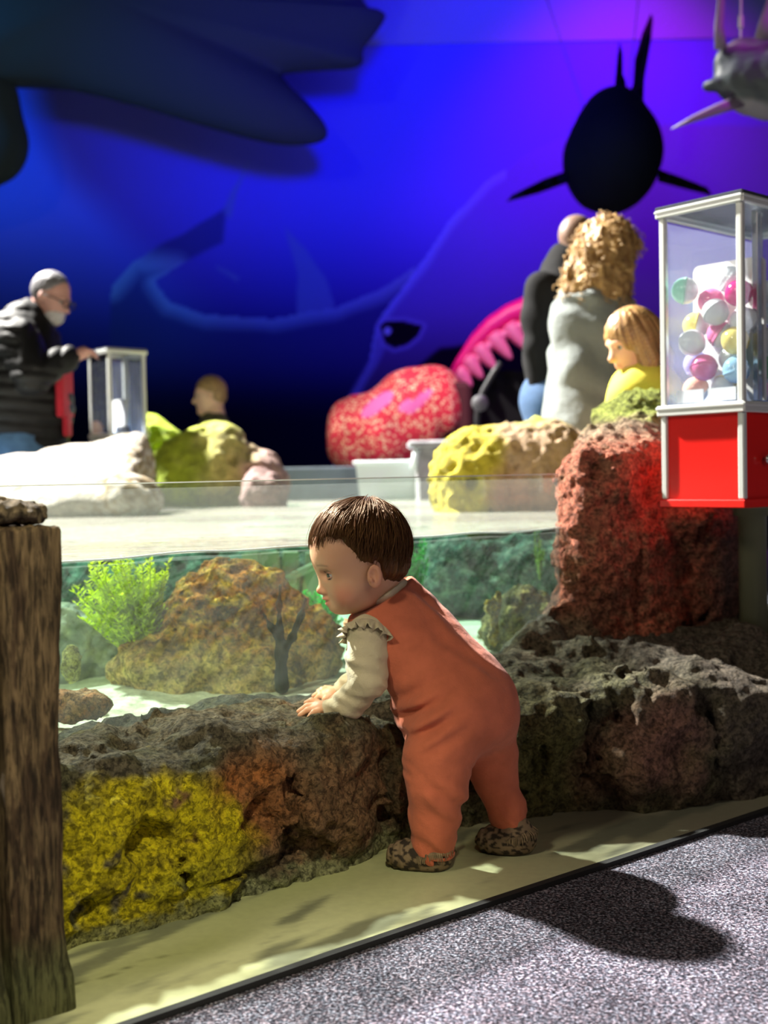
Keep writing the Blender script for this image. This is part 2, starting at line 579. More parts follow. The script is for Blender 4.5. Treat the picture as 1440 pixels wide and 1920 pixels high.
# ------------------------------------------------------------------ the setting
def carpet_mat():
    m = bpy.data.materials.new('carpet'); m.use_nodes = True
    nt = m.node_tree; N = nt.nodes; L = nt.links; b = N['Principled BSDF']
    tc = N.new('ShaderNodeTexCoord')
    n1 = N.new('ShaderNodeTexNoise'); n1.inputs['Scale'].default_value = 200; n1.inputs['Detail'].default_value = 3; n1.inputs['Roughness'].default_value = 0.7
    n2 = N.new('ShaderNodeTexNoise'); n2.inputs['Scale'].default_value = 5; n2.inputs['Detail'].default_value = 3
    n3 = N.new('ShaderNodeTexNoise'); n3.inputs['Scale'].default_value = 170; n3.inputs['Detail'].default_value = 2
    for n in (n1, n2, n3): L.new(tc.outputs['Object'], n.inputs['Vector'])
    cr = N.new('ShaderNodeValToRGB'); e = cr.color_ramp.elements
    e[0].position = 0.36; e[0].color = (0.004, 0.004, 0.006, 1)
    e[1].position = 0.66; e[1].color = (0.52, 0.50, 0.58, 1)
    x = cr.color_ramp.elements.new(0.52); x.color = (0.10, 0.095, 0.12, 1)
    L.new(n1.outputs['Fac'], cr.inputs[0])
    mr = N.new('ShaderNodeMapRange'); mr.inputs['From Min'].default_value = 0.35; mr.inputs['From Max'].default_value = 0.65; mr.inputs['To Min'].default_value = 0.7; mr.inputs['To Max'].default_value = 1.25
    L.new(n2.outputs['Fac'], mr.inputs['Value'])
    vm = N.new('ShaderNodeVectorMath'); vm.operation = 'SCALE'; L.new(cr.outputs[0], vm.inputs[0]); L.new(mr.outputs[0], vm.inputs['Scale'])
    hs = N.new('ShaderNodeMixRGB'); hs.blend_type = 'MULTIPLY'; hs.inputs[0].default_value = 0.5
    cr2 = N.new('ShaderNodeValToRGB'); cr2.color_ramp.elements[0].color = (1, 0.75, 0.8, 1); cr2.color_ramp.elements[0].position = 0.42; cr2.color_ramp.elements[1].color = (0.7, 0.85, 1, 1); cr2.color_ramp.elements[1].position = 0.58
    L.new(n3.outputs['Fac'], cr2.inputs[0]); L.new(vm.outputs[0], hs.inputs[1]); L.new(cr2.outputs[0], hs.inputs[2])
    L.new(hs.outputs[0], b.inputs['Base Color']); b.inputs['Roughness'].default_value = 1; b.inputs['Specular IOR Level'].default_value = 0.05
    bp = N.new('ShaderNodeBump'); bp.inputs['Distance'].default_value = 0.006; L.new(n1.outputs['Fac'], bp.inputs['Height']); L.new(bp.outputs[0], b.inputs['Normal'])
    return m


M_carpet = carpet_mat()
setp(mesh('floor', [(-8, -3, -0.004), (8, -3, -0.004), (8, 11, -0.004), (-8, 11, -0.004)], [(0, 1, 2, 3)], M_carpet, smooth=False), kind='structure')


def slab_mat():
    m = mat('tinted_concrete', rough=0.42, attr=True, var=0.05, vscale=60, bump=[('noise', 9, 0.0015)])
    return m


# tinted concrete plinth: a gently stained strip between rock and carpet
def slab():
    ns, nt_ = 340, 70
    s = np.linspace(-1.6, 1.6, ns); t = np.linspace(-0.05, 1, nt_)
    front = np.interp(s, [-1.6, -0.94, -0.5, 0.13, 0.56, 1.6], [0.50, 0.533, 0.548, 0.586, 0.61, 0.66])
    Sg, Tg = np.meshgrid(s, t, indexing='ij')
    T2 = Tg * front[:, None]
    P = WO + Sg[..., None] * WE + T2[..., None] * WN
    P[..., 2] = 0.003 + 0.0012 * pn(Sg * 5, T2 * 9, Sg * 0)
    V = P.reshape(-1, 3)
    a = np.arange(ns * nt_).reshape(ns, nt_)
    Q = np.stack([a[:-1, :-1], a[:-1, 1:], a[1:, 1:], a[1:, :-1]], -1).reshape(-1, 4)
    S_, T_ = Sg.ravel(), T2.ravel()
    base = np.array([0.60, 0.62, 0.36])  # greenish light from the tank put into the slab colour, strongest left
    col = np.tile(base, (len(V), 1))
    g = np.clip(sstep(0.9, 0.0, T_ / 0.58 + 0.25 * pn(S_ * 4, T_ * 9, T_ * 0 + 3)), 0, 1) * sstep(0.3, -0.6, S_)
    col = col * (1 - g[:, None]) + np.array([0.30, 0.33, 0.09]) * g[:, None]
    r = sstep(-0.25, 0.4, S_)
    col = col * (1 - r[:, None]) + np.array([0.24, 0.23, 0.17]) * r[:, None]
    # dark smears and a hairline crack
    w = np.maximum(fbm(np.stack([S_ * 1.0, T_ * 4.0 + 0.6 * S_, S_ * 0], -1), 2.6, 4, 0.55, 4.0) - 0.18, 0)
    w = np.clip(w * 2.6, 0, 0.72)
    col = col * (1 - w[:, None]) + np.array([0.12, 0.13, 0.10]) * w[:, None]
    k = np.abs(T_ - (0.40 + 0.03 * np.sin(S_ * 9) + 0.02 * pn(S_ * 14, S_ * 0, S_ * 0)))
    c = np.clip(1 - k / 0.004, 0, 1) * sstep(-0.75, -0.82, S_)
    col = col * (1 - 0.7 * c[:, None])
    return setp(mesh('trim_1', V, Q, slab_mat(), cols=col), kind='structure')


slab()
M_black = mat('black_rubber', (0.012, 0.012, 0.013), 0.7)
b = MB()
fs = np.linspace(-1.6, 1.6, 17); ff = np.interp(fs, [-1.6, -0.94, -0.5, 0.13, 0.56, 1.6], [0.50, 0.533, 0.548, 0.586, 0.61, 0.66])
for i in range(16):
    A = [W(fs[i], ff[i] - 0.001, 0), W(fs[i + 1], ff[i + 1] - 0.001, 0), W(fs[i + 1], ff[i + 1] + 0.014, 0), W(fs[i], ff[i] + 0.014, 0)]
    V = [q + np.array([0, 0, -0.003]) for q in A] + [q + np.array([0, 0, 0.006]) for q in A]
    b.add(V, [(0, 1, 2, 3), (4, 7, 6, 5), (0, 4, 5, 1), (1, 5, 6, 2), (2, 6, 7, 3), (3, 7, 4, 0)])
setp(b.build('trim_2', M_black), kind='structure')


# back wall with the painted shark mural
def inpoly(px, py, poly):
    c = np.zeros(px.shape, bool); n = len(poly)
    for i in range(n):
        x0, y0 = poly[i]; x1, y1 = poly[(i + 1) % n]
        t = ((y0 > py) != (y1 > py)) & (px < (x1 - x0) * (py - y0) / (y1 - y0 + 1e-9) + x0)
        c ^= t
    return c


def polyd(px, py, poly, closed=True):
    d = np.full(px.shape, 1e9); n = len(poly)
    for i in range(n if closed else n - 1):
        x0, y0 = poly[i]; x1, y1 = poly[(i + 1) % n]
        L2 = (x1 - x0) ** 2 + (y1 - y0) ** 2 + 1e-9
        t = np.clip(((px - x0) * (x1 - x0) + (py - y0) * (y1 - y0)) / L2, 0, 1)
        d = np.minimum(d, np.hypot(px - x0 - t * (x1 - x0), py - y0 - t * (y1 - y0)))
    return d


WALL_Y = 10.5
K = WALL_Y / FPX


def back_wall():
    xs = np.linspace(-6.5, 6.5, 780); zs = np.linspace(0, 8.2, 460)
    X, Z = np.meshgrid(xs, zs, indexing='ij')
    # mural drawn in its own coordinates: hundredths of the artist's grid (x to the right, y down)
    u = 720 + X / K; v = 891 - 0.0197 * (u - 720) - (Z - CAM_H) / K
    wu = u + 5 * pn(u / 60, v / 60, u * 0); wv = v + 5 * pn(u / 60, v / 60, u * 0 + 9)
    base = np.array([0.10, 0.11, 0.70])
    col = np.zeros(u.shape + (3,)) + base

    def blend(mask, c, a=1.0):
        nonlocal col
        m = np.clip(mask * a, 0, 1)[..., None]
        col = col * (1 - m) + np.array(c) * m

    # light falloff painted into the mural: its blue darkens towards the floor
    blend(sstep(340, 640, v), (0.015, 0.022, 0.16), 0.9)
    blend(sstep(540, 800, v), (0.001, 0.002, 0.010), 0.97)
    # far shark: curled body, tail left, dorsal fins
    body = [(215, 620), (222, 540), (262, 492), (330, 455), (400, 415), (440, 390), (430, 460), (345, 500), (300, 530), (330, 575), (400, 592), (520, 600), (640, 575), (720, 545), (790, 500), (770, 560), (735, 620), (700, 690), (640, 760), (520, 800), (380, 800), (270, 740), (225, 690)]
    d = polyd(wu, wv, body); ins = inpoly(wu, wv, body)
    sd = np.where(ins, d, -d)
    blend(sstep(-3, 6, sd) * sstep(760, 620, v), (0.02, 0.035, 0.13), 0.7)
    top = [(222, 545), (262, 492), (345, 500), (300, 530), (330, 575), (400, 592), (520, 600), (640, 575), (720, 545), (790, 500)]
    blend(sstep(34, 0, polyd(wu, wv + 0, top, False)) * ins, (0.16, 0.34, 0.62), 0.55)
    for fin in ([(430, 400), (452, 350), (485, 298), (462, 360), (445, 420)], [(545, 425), (585, 470), (625, 520), (640, 575), (560, 600), (568, 520)], [(415, 500), (460, 520), (455, 530), (420, 512)]):
        d = polyd(wu, wv, fin); blend(sstep(-2, 5, np.where(inpoly(wu, wv, fin), d, -d)), (0.10, 0.20, 0.42), 0.6)
    # near shark: huge snout rising to the right, eye, black mouth
    head = [(620, 900), (665, 745), (700, 680), (712, 610), (740, 570), (790, 505), (850, 420), (930, 340), (1010, 285), (1130, 240), (1500, 240), (1500, 900)]
    d = polyd(wu, wv, head); ins = inpoly(wu, wv, head); sd = np.where(ins, d, -d)
    blend(sstep(-2, 6, sd), (0.12, 0.12, 0.42), 0.55)
    blend(sstep(22, 0, d) * ins * (wu < 960), (0.2, 0.42, 0.9), 0.5)
    blend(sstep(-2, 6, sd) * sstep(560, 760, v), (0.02, 0.022, 0.05), 0.85)
    mouth = [(700, 900), (735, 790), (760, 700), (830, 650), (900, 640), (1060, 560), (1180, 560), (1180, 900)]
    d = polyd(wu, wv, mouth); blend(sstep(-2, 8, np.where(inpoly(wu, wv, mouth), d, -d)), (0.004, 0.004, 0.008), 1)
    ridge = [(640, 800), (672, 735), (700, 690), (722, 650)]
    blend(sstep(12, 4, polyd(wu, wv, ridge, False)), (0.10, 0.16, 0.42), 0.5)
    eye = [(718, 612), (730, 603), (765, 603), (800, 612), (790, 632), (770, 648), (745, 655), (727, 645)]
    d = polyd(u, v, eye); sd = np.where(inpoly(u, v, eye), d, -d)
    blend(sstep(-10, -2, sd), (0.14, 0.2, 0.5), 0.7)
    blend(sstep(-1, 2, sd), (0.003, 0.003, 0.006), 1)
    blend(sstep(8, 5, np.hypot(u - 733, v - 622)), (0.3, 0.5, 0.8), 0.8)
    a = np.arange(u.size).reshape(u.shape)
    Q = np.stack([a[:-1, :-1], a[1:, :-1], a[1:, 1:], a[:-1, 1:]], -1).reshape(-1, 4)
    V = np.stack([X, np.full(X.shape, WALL_Y), Z], -1).reshape(-1, 3)
    m = mat('mural_paint', rough=0.9, spec=0.03, attr=True, bump=[('noise', 3, 0.004)])
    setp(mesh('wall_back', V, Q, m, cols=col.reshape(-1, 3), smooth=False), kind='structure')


back_wall()
M_top_panel = mat('top_panel_paint', (0.17, 0.23, 0.5), 0.8)
# a thin duller blue panel across the top of the wall
b = MB(); zb = 0.75 + (891 - 95) * K
b.box((0, WALL_Y - 0.006, (zb + 8.2) / 2), (6.5, 0.005, (8.2 - zb) / 2))
setp(b.build('trim_3', M_top_panel), kind='structure')

# ------------------------------------------------------------------ rock ledge
M_rock = mat('rock', attr=True, rough=0.82, var=0.3, vscale=40, spec=0.25, fleck=(100, 0.42, 1.25), bump=[('noise', 28, 0.035), ('pits', 80, 0.014), ('noise', 150, 0.014)])
M_rock_far = mat('rock_far', attr=True, rough=0.85, var=0.25, vscale=25, bump=[('noise', 22, 0.03)])


def ledge():
    lo = np.array([-1.45, -0.15, -0.02]); hi = np.array([1.75, 0.70, 0.50]); h = 0.0062
    v = Vol(lo, hi, h)          # local wall frame s,t,z
    g = np.meshgrid(*v.ax, indexing='ij')
    s, t, z = g
    s1 = v.ax[0]
    tf = np.interp(s1, [-1.45, -0.9, -0.3, -0.22, -0.15, 0.0, 0.15, 0.25, 0.34, 0.45, 0.65, 1.0, 1.75], [0.25, 0.255, 0.262, 0.225, 0.215, 0.25, 0.285, 0.33, 0.42, 0.485, 0.555, 0.57, 0.6])[:, None, None]
    zt = np.interp(s1, [-1.45, -0.85, -0.6, -0.4, -0.2, -0.05, 0.3, 0.5, 0.62, 0.8, 1.75], [0.27, 0.272, 0.283, 0.283, 0.26, 0.262, 0.272, 0.285, 0.31, 0.30, 0.29])[:, None, None]
    zt = zt + 0.008 + 0.012 * pn(s1 * 7, s1 * 0, s1 * 0)[:, None, None] * sstep(0.08, 0.0, np.abs(t)) - 0.05 * sstep(0.15, 0.5, t) * sstep(0.25, 0.5, s)
    tb = -0.13; r = 0.075
    tc = (tf + tb) / 2; th = (tf - tb) / 2
    # the face leans out at mid height and tucks in at the foot
    lean = 0.02 * np.sin(np.clip(z / 0.28, 0, 1) * math.pi)
    qt = np.abs(t - tc) - th + r - lean; qz = z - zt + r
    d = np.sqrt(np.maximum(qt, 0) ** 2 + np.maximum(qz, 0) ** 2) + np.minimum(np.maximum(qt, qz), 0) - r
    v.F = d.astype(np.float32)
    # bulges and boulders grown into the ledge
    for c, rr in [((-0.80, 0.20, 0.15), (0.13, 0.09, 0.11)), ((-0.60, 0.22, 0.11), (0.10, 0.07, 0.09)), ((-0.42, 0.20, 0.17), (0.11, 0.10, 0.09)), ((-0.33, 0.22, 0.09), (0.07, 0.07, 0.08)),
                  ((0.10, 0.22, 0.16), (0.13, 0.10, 0.10)), ((0.24, 0.28, 0.2), (0.10, 0.10, 0.08)), ((0.36, 0.36, 0.235), (0.052, 0.09, 0.055)), ((0.435, 0.42, 0.235), (0.06, 0.10, 0.075)),
                  ((0.40, 0.36, 0.10), (0.12, 0.12, 0.10)), ((0.62, 0.46, 0.20), (0.13, 0.12, 0.09)), ((0.80, 0.44, 0.14), (0.14, 0.14, 0.12)), ((0.28, 0.08, 0.26), (0.20, 0.10, 0.045)),
                  ((0.62, 0.13, 0.28), (0.13, 0.10, 0.055)), ((0.50, 0.0, 0.31), (0.10, 0.05, 0.06)), ((0.95, 0.3, 0.25), (0.2, 0.15, 0.09)), ((1.2, 0.4, 0.2), (0.25, 0.16, 0.12))]:
        v.ell(c, rr, 0.028)
    for c, rr in [((-0.765, 0.282, 0.165), (0.042, 0.045, 0.030)), ((-0.70, 0.27, 0.07), (0.022, 0.03, 0.035)), ((-0.545, 0.275, 0.14), (0.032, 0.05, 0.04)), ((-0.47, 0.28, 0.10), (0.012, 0.05, 0.09)), ((-0.60, 0.29, 0.055), (0.07, 0.04, 0.012)), ((0.27, 0.36, 0.17), (0.014, 0.07, 0.09)), ((0.08, 0.30, 0.17), (0.05, 0.05, 0.016)), ((-0.655, 0.14, 0.295), (0.035, 0.018, 0.014)),
                  ((-0.205, 0.26, 0.12), (0.022, 0.07, 0.11)), ((-0.05, 0.27, 0.08), (0.05, 0.05, 0.10)), ((0.16, 0.31, 0.13), (0.03, 0.05, 0.05)), ((0.395, 0.42, 0.29), (0.012, 0.09, 0.03)),
                  ((0.49, 0.49, 0.225), (0.04, 0.035, 0.022)), ((0.33, 0.42, 0.25), (0.012, 0.06, 0.05)), ((0.51, 0.48, 0.15), (0.018, 0.05, 0.12)), ((0.74, 0.55, 0.17), (0.03, 0.04, 0.025)),
                  ((0.18, 0.13, 0.30), (0.04, 0.02, 0.02)), ((-0.42, 0.27, 0.05), (0.05, 0.03, 0.03)), ((0.62, 0.34, 0.30), (0.05, 0.03, 0.02)), ((-0.875, 0.26, 0.06), (0.02, 0.03, 0.03))]:
        v.ell(c, rr, 0.018, 'cut')

    def w(P):
        d = 0.027 * fbm(P, 8.5, 3, 0.5, 1.0) + 0.0085 * fbm(P, 34, 2, 0.6, 3.0)
        d += 0.010 * np.maximum(fbm(P, 40, 2, 0.5, 8.0) - 0.2, 0) * sstep(0.29, 0.2, P[:, 2])
        lay = np.stack([P[:, 0] * 0.5, P[:, 1] * 0.7, P[:, 2] * 2.2], -1)
        d += 0.007 * fbm(lay, 16, 2, 0.5, 11.0)
        return d
    v.warp(w, 0.09)
    # two worn level spots where the hands rest
    for hp in (at(590, 1331, 2.26), at(610, 1304, 2.43)):
        s0 = float((hp - WO) @ WE); t0 = float((hp - WO) @ WN)
        v.ell((s0, t0, 0.235), (0.085, 0.06, 0.0435), 0.02)
        rr = np.sqrt((s - s0) ** 2 + (t - t0) ** 2)
        lim = 0.2785 + 0.07 * sstep(0.055, 0.13, rr)
        v.F = np.where(rr < 0.13, np.maximum(v.F, z - lim), v.F).astype(np.float32)
    V, Q = v.nets(1)
    S_, T_, Z_ = V.T
    n1 = fbm(V, 7, 4, 0.55, 21.0); n2 = fbm(V, 22, 3, 0.6, 31.0); n3 = fbm(V, 70, 2, 0.6, 41.0)
    N = vnormals(V, Q)
    col = np.tile(np.array([0.155, 0.130, 0.085]), (len(V), 1))

    def bl(m, c, a=1.0):
        nonlocal col
        m = np.clip(m * a, 0, 1)[:, None]; col = col * (1 - m) + np.array(c) * m
    bl(sstep(-0.3, 0.6, n1), (0.12, 0.115, 0.055), 0.8)
    face = sstep(0.262, 0.225, Z_ + 0.03 * n1 - 0.02 * n2)
    orange = sstep(0.16, 0.05, np.hypot((S_ + 0.58) / 1.1, (Z_ - 0.17) / 0.7) + 0.05 * n1)
    bl(orange, (0.52, 0.17, 0.035), 0.85)
    o2 = sstep(0.24, 0.05, np.hypot((S_ + 0.36) / 1.3, (Z_ - 0.12) / 0.8) + 0.06 * n2)
    bl(o2, (0.30, 0.15, 0.07), 0.7)
    yl = sstep(-0.53, -0.60, S_ + 0.05 * n1 + 0.6 * np.maximum(Z_ - 0.10, 0)) * face
    bl(yl * sstep(-0.9, -0.3, n2 + 0.3 * n3), (0.80, 0.66, 0.012), 0.97)
    bl(yl * sstep(0.1, 0.8, n1), (0.33, 0.34, 0.03), 0.5)
    bl(sstep(0.25, 0.7, n2) * yl, (0.20, 0.16, 0.02), 0.6)
    g2 = sstep(0.22, 0.05, np.hypot(S_ - 0.15, (Z_ - 0.12)) + 0.08 * n1)
    bl(g2, (0.22, 0.21, 0.05), 0.7)
    rd = sstep(0.17, 0.03, np.hypot(S_ - 0.36, (Z_ - 0.13)) + 0.05 * n1)
    bl(rd, (0.32, 0.15, 0.11), 0.8)
    bl(sstep(0.46, 0.6, S_), (0.13, 0.105, 0.085), 0.8)
    # pale concrete skirt where the rock meets the floor
    sk = sstep(0.045, 0.02, Z_ + 0.02 * n2 + 0.012 * n3) * sstep(0.1, -0.3, S_ + 0.2 * n1)
    bl(sk, (0.34, 0.36, 0.19), 0.8)
    col *= (1 + 0.25 * n3)[:, None]
    P = WO + S_[:, None] * WE + T_[:, None] * WN; P[:, 2] = Z_
    o = mesh('rock_ledge', P, Q[:, ::-1] if np.linalg.det(np.array([WE, WN, [0, 0, 1]])) < 0 else Q, M_rock, cols=np.clip(col, 0, 1))
    setp(o, 'long low moulded rock ledge painted yellow, orange and grey in front of the glass', 'rock ledge')


def pillar():
    lo = np.array([0.42, -0.45, 0.20]); hi = np.array([1.6, 0.26, 1.06]); h = 0.0075
    v = Vol(lo, hi, h)
    v.box((1.22, -0.10, 0.42), (0.36, 0.14, 0.34), 0.10, 0.0)
    for c, rr in [((0.76, 0.01, 0.72), (0.12, 0.10, 0.10)), ((0.88, 0.0, 0.76), (0.13, 0.12, 0.09)), ((1.0, 0.0, 0.72), (0.14, 0.15, 0.13)), ((0.73, 0.01, 0.5), (0.125, 0.10, 0.28)), ((0.90, 0.0, 0.48), (0.15, 0.115, 0.28)),
                  ((1.14, 0.02, 0.52), (0.14, 0.14, 0.32)), ((1.20, -0.14, 0.85), (0.20, 0.15, 0.09)), ((1.28, -0.22, 0.91), (0.18, 0.14, 0.09)), ((1.25, -0.1, 0.4), (0.2, 0.2, 0.35)), ((0.87, 0.04, 0.31), (0.13, 0.09, 0.06)),
                  ((0.63, 0.0, 0.33), (0.08, 0.07, 0.10)), ((1.00, -0.08, 0.80), (0.2, 0.13, 0.09)), ((0.95, 0.11, 0.70), (0.05, 0.035, 0.04)), ((1.02, 0.12, 0.61), (0.07, 0.05, 0.04))]:
        v.ell(c, rr, 0.045)
    for c, rr in [((0.665, 0.085, 0.765), (0.052, 0.055, 0.040)), ((0.83, 0.06, 0.86), (0.06, 0.05, 0.026)), ((0.572, 0.05, 0.375), (0.034, 0.06, 0.038)), ((0.80, 0.125, 0.45), (0.016, 0.05, 0.17)), ((0.83, 0.14, 0.66), (0.02, 0.04, 0.05)),
                  ((1.03, 0.16, 0.45), (0.02, 0.06, 0.2)), ((1.18, 0.16, 0.33), (0.05, 0.05, 0.06)), ((0.99, 0.14, 0.66), (0.03, 0.03, 0.012)), ((0.60, 0.03, 0.66), (0.02, 0.03, 0.02))]:
        v.ell(c, rr, 0.012, 'cut')

    def w(P):
        d = 0.018 * fbm(P, 8, 3, 0.5, 51.0) + 0.010 * fbm(P, 38, 2, 0.6, 53.0)
        d += 0.016 * np.maximum(fbm(P, 46, 2, 0.5, 58.0) - 0.05, 0) * sstep(0.86, 0.66, P[:, 0]) + 0.008 * np.maximum(fbm(P, 30, 2, 0.5, 61.0), 0)
        return d
    v.warp(w, 0.09)
    V, Q = v.nets(1)
    S_, T_, Z_ = V.T
    n1 = fbm(V, 6, 4, 0.55, 71.0); n2 = fbm(V, 24, 3, 0.6, 73.0); n3 = fbm(V, 80, 2, 0.6, 75.0)
    col = np.tile(np.array([0.52, 0.17, 0.10]), (len(V), 1))

    def bl(m, c, a=1.0):
        nonlocal col
        m = np.clip(m * a, 0, 1)[:, None]; col = col * (1 - m) + np.array(c) * m
    bl(sstep(0.0, 0.5, n2), (0.42, 0.21, 0.12), 0.7)
    bl(sstep(0.15, 0.6, n1), (0.22, 0.10, 0.06), 0.6)
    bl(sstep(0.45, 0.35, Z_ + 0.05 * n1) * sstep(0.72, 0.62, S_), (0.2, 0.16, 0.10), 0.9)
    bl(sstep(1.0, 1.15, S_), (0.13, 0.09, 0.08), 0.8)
    bl(sstep(0.80, 0.86, Z_ + 0.03 * n1), (0.34, 0.26, 0.17), 0.9)
    bl(sstep(0.86, 0.93, Z_ + 0.04 * n1), (0.28, 0.34, 0.05), 0.9)
    col *= (1 + 0.25 * n3)[:, None]
    P = WO + S_[:, None] * WE + T_[:, None] * WN; P[:, 2] = Z_
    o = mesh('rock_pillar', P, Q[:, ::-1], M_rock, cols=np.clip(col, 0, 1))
    setp(o, 'tall reddish pitted rock pillar with green top at the right end of the tank glass', 'rock pillar')


ledge()
pillar()


# ------------------------------------------------------------------ timber posts on the left
def timber(name, s0, s1, t0, t1, zt, label, seed):
    v = Vol((s0 - 0.02, t0 - 0.02, -0.01), (s1 + 0.02, t1 + 0.02, zt + 0.02), 0.0042)
    v.box(((s0 + s1) / 2, (t0 + t1) / 2, zt / 2 - 0.05), ((s1 - s0) / 2, (t1 - t0) / 2, zt / 2 + 0.05), 0.006)

    def w(P):
        q = np.stack([P[:, 0], P[:, 1], P[:, 2] * 0.07], -1)
        d = 0.0028 * fbm(q, 75, 3, 0.6, seed) + 0.004 * fbm(P, 9, 2, 0.5, seed + 3)
        worn = np.interp(P[:, 2], [0, 0.05, 0.12, 0.3, 0.42, 0.5, 0.62, 0.7], [-0.004, -0.002, 0.008, 0.010, 0.009, 0.003, 0.0, -0.001])
        return d + worn * sstep(s1 - 0.03, s1, P[:, 0])
    v.warp(w, 0.03)
    V, Q = v.nets(1)
    q = np.stack([V[:, 0], V[:, 1], V[:, 2] * 0.06], -1)
    n1 = fbm(q, 80, 3, 0.65, seed + 7); n2 = fbm(V, 12, 4, 0.6, seed + 9)
    col = np.array([0.17, 0.115, 0.058]) * (1 + 0.45 * n1)[:, None]
    dark = np.clip(sstep(0.15, 0.5, n1 + 0.5 * n2 + 0.35 * sstep(0.35, 0.1, V[:, 2])), 0, 1)[:, None]
    col = col * (1 - 0.8 * dark) + np.array([0.035, 0.018, 0.010]) * 0.8 * dark
    gr = (sstep(0.13, 0.07, V[:, 2] + 0.02 * n2))[:, None]
    col = col * (1 - 0.8 * gr) + np.array([0.13, 0.14, 0.06]) * 0.8 * gr
    P = WO + V[:, :1] * WE + V[:, 1:2] * WN; P[:, 2] = V[:, 2]
    M = mat('weathered_wood', attr=True, rough=0.8, var=0.2, vscale=160, stretch=(1, 1, 0.12), fleck=(170, 0.35, 1.25), bump=[('noise', 120, 0.008), ('noise', 260, 0.004)], spec=0.25)
    return setp(mesh(name, P, Q[:, ::-1], M, cols=np.clip(col, 0, 1)), label, 'timber post')


timber('timber_post', -1.0735, -0.984, 0.24, 0.446, 0.688, 'thick weathered square timber post with a worn right edge at the left of the ledge', 3.0)
timber('timber_post', -1.20, -1.080, 0.26, 0.452, 0.690, 'second timber post, only its edge showing at the far left of the picture', 13.0)
V, Q = rockmesh([(W(-1.09, 0.37, 0.708), (0.07, 0.07, 0.026)), (W(-1.025, 0.40, 0.706), (0.034, 0.045, 0.019))], 0.0035, (0.006, 0.004), (25, 80), 0.004, (), 0.01, 5.0)
V[:, 2] = np.maximum(V[:, 2], 0.690)
n = fbm(V, 60, 3, 0.6, 2.0)
setp(mesh('rough_stone', V, Q, M_rock, cols=np.clip(np.array([0.20, 0.15, 0.09]) * (1 + 0.5 * n)[:, None], 0, 1)), 'rough brown stone lying flat on top of the timber post', 'stone')

# ------------------------------------------------------------------ the pool: sand, glass, water
ZW = 0.604
pool = [W(-1.35, -0.012, 0)[:2], W(1.3, -0.012, 0)[:2], (1.5, 4.2), (1.3, 4.62), (0.30, 4.85), (0.62, 7.05), (-1.0, 7.08), (-1.15, 5.5), (-3.7, 5.35), (-3.7, 3.6)]


def sand():
    sg = np.arange(-1.38, 5.2, 0.035); tg = -np.concatenate([np.arange(0.006, 0.4, 0.02), np.arange(0.4, 5.6, 0.05)])
    S_, T_ = np.meshgrid(sg, tg, indexing='ij')
    P = WO + S_[..., None] * WE + T_[..., None] * WN
    Z = 0.250 + 0.02 * fbm(P, 2.5, 3, 0.5, 3.0)
    P[..., 2] = Z
    a = np.arange(S_.size).reshape(S_.shape)
    Q = np.stack([a[:-1, :-1], a[:-1, 1:], a[1:, 1:], a[1:, :-1]], -1).reshape(-1, 4)
    V = P.reshape(-1, 3)
    ctr = V[Q].mean(1); Q = Q[inpoly(ctr[:, 0], ctr[:, 1], [tuple(W(-1.4, 0, 0)[:2]), tuple(W(1.35, 0, 0)[:2])] + pool[2:])]
    used = np.unique(Q); rm = np.full(len(V), -1); rm[used] = np.arange(len(used))
    m = mat('pale_sand', (0.86, 0.82, 0.66), 0.9, var=0.15, vscale=90, bump=[('noise', 60, 0.008)])
    setp(mesh('pool_sand', V[used], rm[Q], m), kind='stuff', label='pale sand covering the bottom of the tank', cat='sand')


sand()


